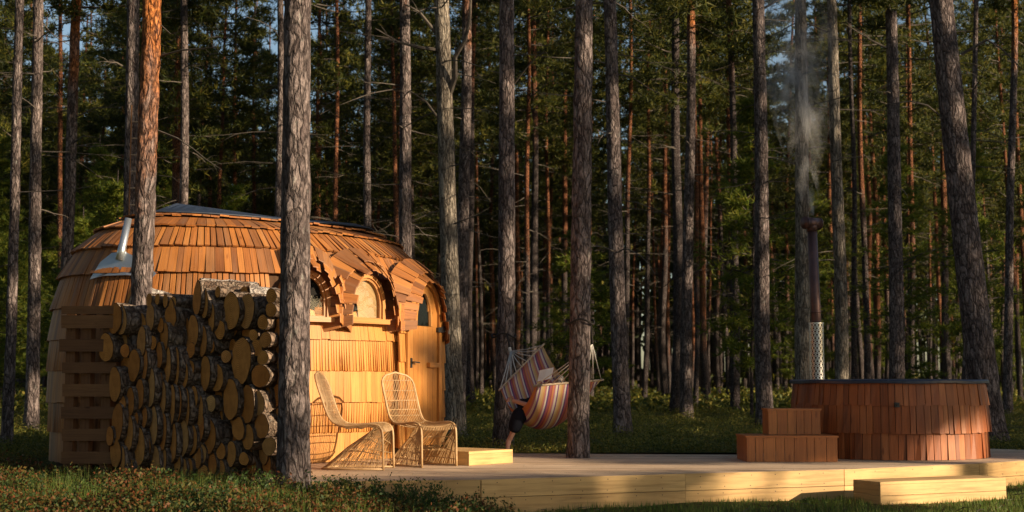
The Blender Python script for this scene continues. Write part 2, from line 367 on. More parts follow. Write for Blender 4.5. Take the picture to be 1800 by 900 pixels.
scatter('heath_undergrowth', 'green and yellow heath growing behind the deck and between the pines', M['moss'], 5200,
        lambda: (lambda y: (rng.uniform(-.4 * y, .4 * y), y))(18.4 + 26 * rng.random() ** 1.5), .24, .28, 62, .042, mask=cab_clear, asp=.32)
scatter('distant_undergrowth', 'dim undergrowth on the far forest floor', M['moss'], 3000,
        lambda: (lambda y: (rng.uniform(-.4 * y, .4 * y), y))(rng.uniform(40, 95)), .42, .8, 22, .17)
# grass strip before the deck
def blades():
    n = 46000; y = 11.2 + 6.3 * nr.rand(n); x = -1.6 + 9 * nr.rand(n)
    fe = np.interp(x, [-2.45, -.3, 1.74, 3.5, 5.3, 6.55, 7.3], [13.25, 13.6, 14.5, 15.2, 16.35, 17.35, 18.6])
    k = (y < fe - .01) & (y > fe - 3.0); x, y = x[k], y[k]; n = len(x)
    z = np.array([g(a, b) for a, b in zip(x, y)]) - .01
    den = np.array([noise.noise(Vector((a * 1.4, b * 1.4, 9))) for a, b in zip(x, y)])
    h = (.025 + .055 * nr.rand(n)) * (1 + .9 * np.clip(den, -.6, 1)); th = nr.rand(n) * 2 * PI; w_ = .0035 + .003 * nr.rand(n)
    lx, ly = np.cos(th), np.sin(th); ln = nr.rand(n) * .05
    p = np.stack([x, y, z], 1); a = np.stack([lx * w_, ly * w_, 0 * x], 1); l = np.stack([-ly * ln, lx * ln, h], 1)
    v = np.stack([p - a, p + a, p + l], 1).reshape(-1, 3)
    tag(link('grass', mesh_np('grass', v, np.arange(3 * n).reshape(-1, 3)), M['grass']), 'short green grass in front of the deck', kind='stuff')
blades()
def heath_grass():
    n = 9000; y = 11.2 + 3.6 * nr.rand(n); x = -6 + 6 * nr.rand(n); k = np.array([pile_clear(a, b) and not in_deck(a, b) and noise.noise(Vector((a * .9, b * .9, 2))) > -.05 for a, b in zip(x, y)]); x, y = x[k], y[k]; n = len(x)
    z = np.array([g(a, b) for a, b in zip(x, y)]); h = .10 + .16 * nr.rand(n); th = nr.rand(n) * 6.28; w_ = .0025; ln = .02 + .10 * nr.rand(n)
    p = np.stack([x, y, z], 1); a = np.stack([np.cos(th) * w_, np.sin(th) * w_, 0 * x], 1); l = np.stack([-np.sin(th) * ln, np.cos(th) * ln, h], 1)
    tag(link('dry_grass', mesh_np('dry_grass', np.stack([p - a, p + a, p + l], 1).reshape(-1, 3), np.arange(3 * n).reshape(-1, 3)), M['grass']), 'thin grass stalks standing in the heath before the wood pile', kind='stuff')
heath_grass()
scatter('ground_cover', 'clover and dry leaves among the grass before the deck', M['heath'], 900,
        lambda: (lambda y: (rng.uniform(-1, 7.2), y))(rng.uniform(11.5, 17)), .035, .12, 14, .022, mask=lambda x, y: y < np.interp(x, [-1, 1.74, 3.5, 7.3], [13.3, 14.4, 15.1, 18.4]))

def litter():
    mb = MB(); q = random.Random(8)
    for _ in range(170):
        x = q.uniform(-5, 6.5); y = q.uniform(11.4, 16.5)
        if in_deck(x, y) or not pile_clear(x, y): continue
        z = g(x, y) + q.uniform(.0, .06); a = q.random() * 6.28; L = q.uniform(.06, .28); p = Vector((x, y, z)); d = Vector((math.cos(a), math.sin(a), q.uniform(-.05, .25)))
        mb.tube([p, p + d * L * .5 + Vector((0, 0, q.uniform(-.01, .02))), p + d * L], [.0045, .0035, .002], 4, cap=False)
    tag(mb.build('fallen_twigs', M['dead']), 'dry twigs lying in the heath and grass', kind='stuff')
    n = 2600; x = -2.4 + 9.5 * nr.rand(n); y = 13.3 + 6.5 * nr.rand(n); k = np.array([in_deck(a, b) for a, b in zip(x, y)]); x, y = x[k], y[k]; n = len(x)
    th = nr.rand(n) * 6.28; L = .02 + .03 * nr.rand(n); d = np.stack([np.cos(th) * L, np.sin(th) * L, 0 * L], 1); e = np.stack([-np.sin(th), np.cos(th), 0 * th], 1) * .0016; p = np.stack([x, y, 0 * x + .3225], 1); up = np.array([0, 0, .003])
    tag(link('pine_litter', mesh_np('pine_litter', np.stack([p - e, p + e, p + d + e + up, p + d - e + up], 1).reshape(-1, 3), np.arange(4 * n).reshape(-1, 4)), M['dead']), 'fallen brown pine needles on the deck', kind='stuff')
litter()
# ------------------------------------------------------------------ trees
def trunk_mesh(name, H, r0, r1, seg, rings, flare=.3, disp=0., wig=.06, seed=0, zfoc=None):
    q = random.Random(seed); ph = [q.random() * 6.28 for _ in range(4)]
    zs_ = np.linspace(0, 1, rings + 1); zs_ = (zs_ ** 1.35) * H if zfoc is None else np.concatenate([np.linspace(0, zfoc, rings - 14), np.linspace(zfoc + .6, H, 15)])
    v = []
    for z in zs_:
        t = z / H; r = r0 + (r1 - r0) * t ** .9
        cx = wig * math.sin(z * .35 + ph[0]) * min(1, z / 2) + wig * .4 * math.sin(z * .9 + ph[1]); cy = wig * math.cos(z * .31 + ph[2]) * min(1, z / 2)
        for k in range(seg):
            a = 2 * PI * k / seg; rr = r * (1 + flare * math.exp(-z / .28) * (1 + .45 * math.sin(5 * a + ph[3])))
            if disp:
                p = Vector((math.cos(a) * r * 9, math.sin(a) * r * 9, z * 3.2 + seed))
                d = noise.noise(p * 1.0) * .6 + noise.noise(p * 2.6) * .4
                dd = noise.voronoi(Vector((p.x * .9, p.y * .9, z * 2.6 + seed)))[0]
                rr += disp * d + disp * 1.5 * min(.5, dd[1] - dd[0])
            else: rr *= 1 + .05 * math.sin(3 * a + z * 1.3 + ph[1])
            v.append((cx + rr * math.cos(a), cy + rr * math.sin(a), z - .08 if z == 0 else z))
    f = [(i*seg+k, i*seg+(k+1) % seg, (i+1)*seg+(k+1) % seg, (i+1)*seg+k) for i in range(rings) for k in range(seg)]
    me = mesh_np(name, v, f); me.polygons.foreach_set('use_smooth', [True] * len(f)); return me
def branch_pts(q, z, az, L, droop=.1, n=6, start=.05):
    p = Vector((math.cos(az) * start, math.sin(az) * start, z)); d = Vector((math.cos(az), math.sin(az), q.uniform(-.15, .3))); out = [p.copy()]
    for i in range(n):
        d += Vector((q.uniform(-.22, .22), q.uniform(-.22, .22), q.uniform(-.16, .12) - droop)); d.normalize()
        p = p + d * (L / n); out.append(p.copy())
    return out
def limbs_mesh(name, seed, z0, z1, cnt, lmin, lmax, r=.018):
    q = random.Random(seed); mb = MB()
    for _ in range(cnt):
        z = q.uniform(z0, z1); L = q.uniform(lmin, lmax); az = q.random() * 6.28
        pts = branch_pts(q, z, az, L, .03); mb.tube(pts, [r * (1 - .75 * i / 6) for i in range(7)], 4, cap=False)
        for s in range(q.randint(1, 4)):
            b = pts[q.randint(2, 5)]; d = (pts[-1] - pts[0]).normalized(); a2 = math.atan2(d.y, d.x) + q.choice([-1, 1]) * q.uniform(.4, 1.1)
            sp = [b]; dd = Vector((math.cos(a2), math.sin(a2), q.uniform(-.3, .4)))
            for i in range(3): dd += Vector((q.uniform(-.25, .25), q.uniform(-.25, .25), q.uniform(-.2, .2))); sp.append(sp[-1] + dd.normalized() * L * .13)
            mb.tube(sp, [r * .4, r * .3, r * .22, r * .12], 3, cap=False)
    return mb
def crown_arrays(seed, z0, H, rmax, nbr, tufts, blade, bw, keep=None, nb=8, shape=.55):
    q = random.Random(seed); rs = np.random.RandomState(seed); mb = MB(); cs = []; ds = []
    for i in range(nbr):
        t = (i + q.random()) / nbr; z = z0 + (H - z0) * t; L = rmax * (min(1, .45 + t * 1.8) if t < .35 else 1) * max(.12, (1 - max(0, t - .35) / .65) ** shape) * q.uniform(.55, 1.1)
        pts = branch_pts(q, z, q.random() * 6.28, L, -.02)
        mb.tube(pts, [.028 * (1 - .8 * k / 6) for k in range(7)], 3, cap=False)
        for _ in range(tufts):
            k = q.uniform(1.6, 6); i0 = min(5, int(k)); p = pts[i0].lerp(pts[i0 + 1], k - i0)
            o = Vector((q.gauss(0, 1), q.gauss(0, 1), q.gauss(0, .45))) * (.10 + .07 * L)
            cs.append(p + o); dd = (pts[-1] - pts[0]).normalized() + Vector((q.gauss(0, .5), q.gauss(0, .5), .5)); ds.append(dd.normalized())
    cs = np.array(cs); ds = np.array(ds)
    if keep is not None:
        k = keep(cs); cs, ds = cs[k], ds[k]
    n = len(cs); c = np.repeat(cs, nb, 0); d = np.repeat(ds, nb, 0) * .8 + rs.normal(size=(n * nb, 3)) * .75
    d /= np.linalg.norm(d, axis=1)[:, None]; e = np.cross(d, rs.normal(size=(n * nb, 3))); e /= np.linalg.norm(e, axis=1)[:, None] + 1e-6
    L = blade * (.6 + .7 * rs.rand(n * nb))[:, None]
    v = np.stack([c - e * bw * .5, c + e * bw * .5, c + d * L + e * bw * .15, ], 1).reshape(-1, 3)
    return v, mb
def crown_mesh(name, *a, **k):
    v, mb = crown_arrays(*a, **k); nv = len(v)
    bv = np.array(mb.v); tris = []
    for f in mb.f: tris.append((f[0], f[1], f[2])); tris.append((f[0], f[2], f[3]))
    f = np.concatenate([np.arange(nv).reshape(-1, 3), np.array(tris) + nv]); mi = np.concatenate([np.zeros(nv // 3), np.ones(len(tris))])
    me = mesh_np(name, np.concatenate([v, bv]), f, mi); return me
TR = [trunk_mesh('trunk', 21, .17, .05, 12, 34, .3, 0, .10, s) for s in range(5)]
for m_ in TR: m_.materials.append(M['bark_fine'])
LM = []
for s in range(6):
    b_ = limbs_mesh('limbs', 40 + s, 3.2, 11, 15, .6, 2.0, .015)
    o_ = b_.build('dead_branches', M['dead']); LM.append(o_.data); bpy.data.objects.remove(o_)
CR = [crown_mesh('crown', 100 + s, 8.6 + .7 * s, 20.5 + .3 * s, 2.3 + .12 * (s % 3), 62, 30, .24, .035) for s in range(5)]
CL = [crown_mesh('crown', 200 + s, 6.4 + .7 * s, 19, 2.3, 80, 30, .24, .036) for s in range(3)]
CY = [crown_mesh('crown', 300 + s, 1.2, 7.5 + s, 1.5, 52, 26, .20, .032, shape=.9) for s in range(3)]
TY = trunk_mesh('trunk', 8, .06, .015, 7, 10, .2, 0, .06, 9); TY.materials.append(M['bark_fine'])
for m_ in CR + CL: m_.materials.append(M['needle']); m_.materials.append(M['dead'])
for m_ in CY: m_.materials.append(M['needle_y']); m_.materials.append(M['dead'])
def lean_mat(base, d, rz=0):
    z = Vector(d).normalized(); x = Vector((1, 0, 0)); x = (x - z * x.dot(z)).normalized(); y = z.cross(x)
    m = Matrix((x, y, z)).transposed().to_4x4(); m = Matrix.Translation(base) @ m @ Matrix.Rotation(rz, 4, 'Z'); return m
def pine(base, d, r, label, group, crown=None, oz=9., seed=0, limbs=True, young=False, trunk=None, tmat=None, hs=1., cs=None):
    t = empty('young_pine' if young else 'pine_tree', base, label, 'young pine' if young else 'pine tree', group); t.matrix_world = lean_mat(Vector(base), d, random.Random(seed).random() * 6.28)
    if young:
        k = link('trunk', TY, None, t); k.color = (oz / 20, 0, 0, 1); k.scale = (r / .06, r / .06, hs)
    else:
        k = link('trunk', trunk or TR[seed % 5], None, t); k.color = (oz / 20, 0, 0, 1)
        if trunk is None: k.scale = (r / .17, r / .17, hs)
        elif tmat: trunk.materials.append(tmat)
        if limbs: b = link('dead_branches', LM[seed % 6], None, t); b['kind'] = 'stuff'; b.scale = (1, 1, hs)
    if crown is not None: c = link('crown', crown, None, t); c.scale = (1, 1, hs if cs is None else cs)
    return t
# the pines that the photo shows one by one: x at the top edge, x at the base, base y or None, width px, distance, start of orange bark, material, label
def ord_(k): return k
HERO = [
 (268, 243, None, 41, 15.62, 2.75, 'bark', 'tall pine with flaking orange upper bark between the wood pile and the shingled cabin', 1),
 (523, 517, None, 58, 13.35, 30, 'bark', 'thick grey plated pine trunk in the foreground at the right end of the wood pile', 1),
 (1027, 1018, None, 40, 17.6, 30, 'bark', 'grey pine rising through the deck, near hammock strap tied round it', 1),
 (890, 885, None, 34, 20.6, 30, 'bark', 'dark pine behind the deck with the far hammock strap tied round it', 1),
 (1656, 1731, None, 56, 21.7, 30, 'bark', 'massive leaning grey pine right behind the hot tub', 1),
 (1072, 1092, None, 31, 24.8, 30, 'bark', 'pine standing in the heath just right of the hammock', 1),
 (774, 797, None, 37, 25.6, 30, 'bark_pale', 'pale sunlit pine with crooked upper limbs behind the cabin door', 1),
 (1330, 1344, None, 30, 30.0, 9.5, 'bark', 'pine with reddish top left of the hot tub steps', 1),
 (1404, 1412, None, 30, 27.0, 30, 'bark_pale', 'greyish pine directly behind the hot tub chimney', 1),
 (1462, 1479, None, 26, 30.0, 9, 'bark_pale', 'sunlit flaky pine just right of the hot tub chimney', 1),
 (1566, 1575, None, 29, 30.5, 30, 'bark', 'straight grey pine behind the middle of the hot tub', 1),
 (233, 226, None, 29, 24.0, 30, 'bark', 'grey pine with a rung ladder, behind the orange barked pine', 1),
 (708, 719, None, 27, 28.0, 8.5, 'bark', 'dark pine with reddish top behind the cabin roof, left of the pale pine', 1),
 (38, 15, None, 20, 21.7, 30, 'bark', 'slim leaning pine at the left edge of the photo', 1),
 (66, 56, None, 25, 27.0, 30, 'bark', 'second pine from the left edge, grey and straight', 1),
 (136, 112, None, 24, 30.0, 6.5, 'bark', 'red topped pine left of the cabin roof', 1),
 (322, 322, None, 20, 33.0, 30, 'bark', 'straight dark pine right behind the highest point of the cabin roof', 0),
 (489, 494, None, 17, 32.0, 30, 'bark', 'slim grey pine half hidden by the thick foreground trunk', 0),
 (648, 645, None, 17, 34.0, 10, 'bark', 'thin dark pine between the foreground trunk and the red topped pine', 0),
 (822, 806, None, 25, 32.0, 8.5, 'bark', 'forked pine with glowing orange top right beside the pale pine', 0),
 (1188, 1190, None, 22, 40.0, 30, 'bark', 'left one of two close pines between the hammock and the tub', 0),
 (1212, 1207, None, 23, 34.7, 9, 'bark', 'right one of two close pines between the hammock and the tub', 0),
 (1284, 1292, None, 17, 42.0, 10, 'bark', 'slim pine left of the red topped pine by the tub steps', 0),
 (1780, 1773, None, 17, 38.0, 9, 'bark', 'slim pine near the right edge, beyond the massive leaning pine', 0),
 (1718, 1694, None, 13, 33.0, 30, 'bark', 'thin pine crossing behind the massive leaning pine', 0),
 (108, 101, None, 12, 45.0, 4, 'bark', 'thin orange pine seen between two grey pines at left', 0),
 (415, 414, None, 9, 58.0, 4, 'bark', 'very thin orange pine above the cabin roof', 0),
 (590, 587, None, 11, 45.0, 3.5, 'bark', 'thin bright orange pine right of the thick foreground trunk', 0),
 (562, 560, None, 8, 60.0, 5, 'bark', 'faint thin pine close to the bright orange one', 0),
 (692, 699, None, 11, 48.0, 4, 'bark', 'thin orange pine left of the dark red topped pine behind the cabin', 0),
 (926, 930, None, 11, 48.0, 4, 'bark', 'thin reddish pine between the two hammock trees', 0),
 (964, 961, None, 9, 56.0, 3.5, 'bark', 'thin reddish pine left of the near hammock tree', 0),
 (1106, 1104, None, 11, 50.0, 6, 'bark', 'thin reddish pine right of the tree in the heath', 0),
 (1223, 1222, None, 10, 47.0, 3.5, 'bark', 'thin orange pine seen past the two close pines', 0),
 (1497, 1499, None, 11, 40.0, 30, 'bark', 'thin dark pine right of the sunlit flaky pine', 0),
 (1598, 1603, None, 12, 47.0, 4, 'bark', 'thin reddish pine right of the straight grey pine behind the tub', 0),
 (1512, 1524, None, 13, 43.0, 5, 'bark', 'slim sunlit pine between the flaky pine and the straight grey one', 0),
]
PLACED = []
HT = {}
for i, (xt, xb, yb, W, D, oz, mt, lab, det) in enumerate(HERO):
    lo = at(xb, 690, D); hi = at(xt, 0, D); d = (hi - lo); d.y = 0
    gz = g(lo.x, D); base = lo + d * ((gz - lo.z) / d.z); base.z = gz
    r = W / 2 * D / F
    H = 20 + (i % 4)
    if det:
        fine = D < 18
        me = trunk_mesh('trunk', H, r * .96, r * .3, 56 if fine else 28, 330 if fine else 130, .28 if fine else .25, .012 if fine else .009, .0 if D < 19 else .03, i + 1, 6.5 if fine else 9.5 if D < 25 else 12)
    else: me = trunk_mesh('trunk', H, r * .98, r * .3, 14, 50, .25, 0, .05, i + 1)
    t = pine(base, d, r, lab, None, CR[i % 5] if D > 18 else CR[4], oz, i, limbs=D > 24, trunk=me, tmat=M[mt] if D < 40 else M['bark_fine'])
    HT[i] = (t, base, d.normalized(), r)
    PLACED.append((base.x, base.y))
# single dead branches read off the photo: tree, then points in photo pixels
BR = [(0, [(284, 232), (312, 243), (340, 262), (362, 280), (389, 298)], .011), (0, [(282, 277), (300, 276), (327, 276)], .006), (0, [(285, 309), (303, 311), (314, 320)], .005),
      (0, [(284, 98), (320, 88), (352, 86), (378, 82)], .013), (0, [(284, 45), (300, 60), (330, 52)], .008),
      (6, [(790, 165), (800, 135), (800, 100), (818, 70), (826, 30), (828, -20)], .06), (6, [(770, 88), (740, 84), (700, 74), (660, 50)], .04), (6, [(760, 50), (738, 22), (715, 8)], .04),
      (6, [(772, 210), (750, 180), (722, 160)], .03), (4, [(1655, 205), (1630, 185), (1600, 178), (1560, 183)], .018), (4, [(1700, 90), (1735, 70), (1760, 85), (1795, 120)], .025),
      (7, [(1342, 15), (1365, 2), (1390, -10)], .03), (7, [(1342, 95), (1370, 88), (1395, 88)], .02), (7, [(1342, 152), (1360, 145), (1382, 142)], .016), (10, [(1560, 85), (1530, 70), (1490, 45)], .03),
      (9, [(1462, 192), (1430, 190), (1390, 193), (1345, 188)], .018), (9, [(1458, 58), (1430, 45), (1395, 38), (1345, 34)], .022),
      (3, [(902, 150), (925, 120), (945, 98), (960, 92)], .013), (5, [(1080, 130), (1110, 135), (1140, 155), (1172, 170)], .014), (12, [(702, 150), (670, 146), (640, 145)], .016),
      (11, [(222, 120), (205, 110), (182, 108)], .02), (13, [(28, 338), (100, 335), (150, 330), (188, 320)], .008), (15, [(126, 210), (165, 190), (215, 188)], .02)]
for ti, pts, r in BR:
    t, base, d, tr_ = HT[ti]; D = base.y; mb = MB(); q = random.Random(ti + len(pts)); w3 = [at(x, y, D - .15 * k) for k, (x, y) in enumerate(pts)]
    w3[0] = w3[0] + (w3[0] - w3[1]).normalized() * min(tr_ * .5, .1)
    mb.tube(w3, [r * (1 - .7 * k / (len(w3) - 1)) for k in range(len(w3))], 6)
    for _ in range(5):
        k = q.randint(1, len(w3) - 2); a = w3[k].lerp(w3[k+1], q.random()); L = .12 + 6 * r * q.random()
        dr = (w3[k+1] - w3[k]).normalized() + Vector((q.uniform(-.3, .3), q.uniform(-.6, .6), q.uniform(-.9, .9))); b = a + dr.normalized() * L
        mb.tube([a, a.lerp(b, .5) + Vector((0, 0, .02)), b], [r * .3, r * .2, r * .1], 4, cap=False)
    o = mb.build('branch', M['dead']); o.parent = t; o.matrix_parent_inverse = t.matrix_world.inverted()
# ladder fixed to the grey pine
lt, lb, ld, lr = HT[11]
la = empty('tree_ladder', at(233, 340, 23.6), 'narrow metal rung ladder standing up along the grey pine at left', 'ladder')
mb = MB(); z0_ = at(233, 372, 23.6).z - la.location.z; z1_ = at(233, 185, 23.6).z - la.location.z
for s in (-.05, .07): mb.tube([(s, 0, -3.2), (s, 0, z1_)], .012, 5)
mb.build('rail', M['rack'], la)
for k in range(16):
    m2 = MB(); zz = -3 + (z1_ + 3) * k / 16; m2.tube([(-.05, 0, zz), (.07, 0, zz)], .011, 5); m2.build('rung', M['stick'], la)

# forest fill
def far_enough(x, y, dmin):
    return all((x - a) ** 2 + (y - b) ** 2 > dmin * dmin for a, b in PLACED)
GF = 'pines standing deep in the shaded forest'
FL = ['slender pine trunk deep in the shaded forest behind the clearing', 'slender red barked pine deep in the forest behind the clearing']
cnt = 0
for k in range(5000):
    y = 36 + 80 * rng.random() ** .85; x = rng.uniform(-.40, .40) * y
    if not far_enough(x, y, 2.1): continue
    if y < 50 and any(abs(x / y - a / b) < .006 for a, b in PLACED): continue
    oz = rng.choice([1.5, 3.5, 5, 6.5, 8]); q = rng.random()
    pine((x, y, g(x, y)), (rng.uniform(-.03, .03), rng.uniform(-.03, .03), 1), rng.uniform(.09, .17), FL[oz < 7], GF, CL[k % 3] if q < ((.65 if x < 0 else .4) if not 780 < 900 + F * x / y < 1420 else .15) else CR[k % 5], oz, k, hs=rng.uniform(.88, 1.12) * (1.08 if 780 < 900 + F * x / y < 1420 else 1))
    PLACED.append((x, y)); cnt += 1
    if cnt >= 238: break
yc = 0
for k in range(900):
    y = 34 + 60 * rng.random(); x = rng.uniform(-.38, .38) * y; px = 900 + F * x / y
    pr = .9 if px < 480 else .3 if px > 1500 else .08
    if rng.random() > pr or not far_enough(x, y, 1.4): continue
    pine((x, y, g(x, y)), (rng.uniform(-.04, .04), rng.uniform(-.04, .04), 1), rng.uniform(.035, .06), 'bushy young pine with yellow green needles in the understorey', 'young pines in the understorey', CY[k % 3], 30, k, young=True, hs=rng.uniform(.6, 1.15))
    PLACED.append((x, y)); yc += 1
    if yc >= 50: break
# forest beyond what can be told apart
def far_wood():
    mb = MB(); n = 1300; q = random.Random(5); V = []; C = []
    tv = []; tf = []
    for i in range(n):
        y = q.uniform(105, 190); x = q.uniform(-.5, .5) * y; r = q.uniform(.12, .22); H = q.uniform(17, 23); z = g(x, y) - .2
        b = len(tv)
        for zz, rr in ((z, r), (z + H, r * .3)):
            for a in range(5): tv.append((x + rr * math.cos(a * 1.2566), y + rr * math.sin(a * 1.2566), zz))
        for a in range(5): a2 = (a + 1) % 5; tf += [(b+a, b+a2, b+5+a2, b+5+a)]
        for _ in range(85):
            t = .22 + .78 * q.random() if q.random() < .93 else .06 * q.random(); rad = 2.6 * (1 - t * .65) * math.sqrt(q.random()); an = q.random() * 6.28
            C.append((x + rad * math.cos(an), y + rad * math.sin(an), z + .3 + (H) * t))
    C = np.array(C); v, f = leaves(C[:, 0], C[:, 1], C[:, 2], .5 + .7 * nr.rand(len(C)), .5)
    tv = np.array(tv); V = np.concatenate([v, tv]); Fc = np.concatenate([f, np.array(tf) + len(v)])
    mi = np.concatenate([np.zeros(len(f)), np.ones(len(tf))])
    tag(link('distant_forest', mesh_np('distant_forest', V, Fc, mi), [M['needle'], M['bark_fine']]), 'far pine wood closing the view behind the trunks', kind='stuff')
far_wood()
# the forest goes on to the right and behind the camera; unseen pines are added there to shade deck and tub,
# their needles left out wherever sun should get through to the cabin
GR = 'unseen pines added right of the clearing to shade it'; LR = 'unseen tall pine added beyond the right edge to shade the clearing'
def lit(u, v): return (u < 15.6) & (v > 2.12) & (u > 10.2) | (u > 21.5) & (u < 23) & (v > 4.5) | (u > 28.9) & (u < 30.4) & (v > 2) | (u > 16.3) & (u < 17.35) & (v > 3.05) & (v < 4.2) | (u > 9.9) & (u < 15.6) & (v > 3.5) | (u > 17.3) & (u < 18.9) & (v > 4.7) | (u > 14.35) & (u < 17.0) & (v > .2) & (v < 1.62) | (u > 10) & (u < 14.4) & (v > .2) & (v < 1.2) | (u > 20.2) & (u < 34) & (v < 3.9) & (np.sin(u * 3.3) + np.sin(v * 6 + u * 1.3) > .25)
def shade_crown(bx, by, bz, seed, z0, H, rmax, nbr, tufts):
    def keep(c):
        u, v, a = sun_uv((c[:, 0] + bx, c[:, 1] + by, c[:, 2] + bz)); return ~lit(u, v)
    me = crown_mesh('crown', seed, z0, H, rmax, nbr, tufts, .42, .085, keep=keep, nb=8); me.materials.append(M['needle']); me.materials.append(M['dead']); return me
s_ = 0
for (u, a, z0, H, rm, nb_) in [(20.8, -20, 4.5, 18, 2.3, 42), (22.8, -24, 5, 20, 2.3, 48), (24.8, -18, 3.5, 18, 2.3, 54), (27.0, -22, 4, 19, 2.4, 80), (29.2, -18, 3.5, 19, 2.4, 80), (31.4, -23, 4, 20, 2.4, 80), (33.8, -18, 3, 19, 2.4, 80), (36.2, -24, 4, 20, 2.4, 80), (38.8, -19, 3, 19, 2.5, 80), (41.6, -25, 4, 20, 2.5, 80), (44.5, -22, 4, 20, 2.5, 80), (21.8, -36, 7, 21, 2.4, 60), (26, -38, 7, 21, 2.4, 60), (30.4, -36, 7, 21, 2.4, 60), (35, -38, 7, 21, 2.4, 60), (16.9, -18, 6.5, 19, 2.3, 40), (18.9, -20, 5.5, 19, 2.0, 30), (16.7, -25, 7.5, 20, 2.2, 44), (18.3, -27, 6, 20, 2.2, 30),
                        (12.6, -20, 4.0, 11.5, 1.8, 44), (11.3, -22, 4.2, 11.8, 2.1, 40), (12.4, -26, 5, 11.9, 2.1, 30), 
                        (17.0, -34, 8, 21, 2.2, 40)]:
    x, y = from_uv(u, a); s_ += 1; gz = g(x, y)
    pine((x, y, gz), (0, 0, 1), .15 if H > 12 else .08, LR if H > 11.95 else 'unseen younger pine added right of the clearing, trimmed to shade the deck front', GR if H > 11.95 else 'unseen younger pines added to shade the deck front', shade_crown(x, y, gz, 500 + s_, z0, H, rm, nb_, 40), 8, 0, limbs=False, hs=H / 21, cs=1.)
    PLACED.append((x, y))
def surrounding():
    q = random.Random(21); T = []; V = []; Fc = []; C = []; S = []
    def ok(x, y, d): return all((x - a) ** 2 + (y - b) ** 2 > d * d for a, b in PLACED)
    nR = nL = 0
    for k in range(9000):
        if nR < 78:
            x = q.uniform(6, 85); y = q.uniform(-45, 95); u, v, a = sun_uv((x, y, 0))
            if not (abs(x) < .42 * y + 2 or (x < 9 and y < 24) or 6.5 < u < 17.4 or (u < 46 and a > -30 and not (y > 40)) or (u < 20.5 and a > -38)) and ok(x, y, 4.3 if u < 24 else 6.6): T.append((x, y)); PLACED.append((x, y)); nR += 1
        if nL < 105:
            x = q.uniform(-40, 8); y = q.uniform(-26, 60); u, v, a = sun_uv((x, y, 0))
            if not ((x > -5 and y > -7) or abs(x) < .42 * y + 2.6 or (6.5 < u < 17 and a < 2)) and ok(x, y, 3.4): T.append((x, y)); PLACED.append((x, y)); nL += 1
    for x, y in T:
        r = q.uniform(.12, .18); H = q.uniform(17, 21); b = len(V); z = g(x, y) - .1
        for zz, rr in ((z, r), (z + H, r * .3)):
            for a in range(7): V.append((x + rr * math.cos(a * .8976), y + rr * math.sin(a * .8976), zz))
        for a in range(7): a2 = (a + 1) % 7; Fc.append((b+a, b+a2, b+7+a2, b+7+a))
        z0 = q.uniform(4, 8)
        for _ in range(75):
            t = q.random(); an = q.random() * 6.28; L = 2.4 * min(1, .4 + t * 2) * (1 - .75 * t); bz = z + z0 + (H - z0) * t
            for j in range(9): rr = L * (j + q.random()) / 9; C.append((x + rr * math.cos(an) + q.gauss(0, .16), y + rr * math.sin(an) + q.gauss(0, .16), bz + q.gauss(0, .12))); S.append(q.uniform(.3, .6))
    C = np.array(C); v, f = leaves(C[:, 0], C[:, 1], C[:, 2], np.array(S), .4)
    tag(link('surrounding_forest', mesh_np('surrounding_forest', np.concatenate([v, np.array(V)]), np.concatenate([f, np.array(Fc) + len(v)]), np.concatenate([np.zeros(len(f)), np.ones(len(Fc))])), [M['needle'], M['bark_fine']]), 'pine forest standing round the clearing outside the frame', kind='stuff')
surrounding()

# ------------------------------------------------------------------ deck
DZ = .32
def clip_y(poly, y0, y1):
    def cl(P, s, yy):
        out = []
        for i in range(len(P)):
            a, b = P[i], P[(i + 1) % len(P)]; ia, ib = s * (a[1] - yy) >= 0, s * (b[1] - yy) >= 0
            if ia: out.append(a)
            if ia != ib: t = (yy - a[1]) / (b[1] - a[1]); out.append((a[0] + (b[0] - a[0]) * t, yy))
        return out
    P = cl(poly, 1, y0); return cl(P, -1, y1) if P else P
dk = empty('wooden_deck', (2.4, 16.5, 0), 'wide low plank deck carrying the hot tub, the steps and the wicker chairs', 'deck')
def under(o, root): o.parent = root; o.matrix_parent_inverse = Matrix.Translation(-Vector(root.location)); return o
mb = MB(); bw = .138; y = 13.2
while y < 20.5:
    P = clip_y(DECK, y + .005, y + bw - .005)
    if len(P) > 2: mb.poly([(a, b, DZ - .028) for a, b in P][::-1], Vector((0, 0, .028 + rng.uniform(-.001, .001))))
    y += bw
dbo = under(mb.build('deck_boards', M['deck']), dk); dbo['kind'] = 'stuff'
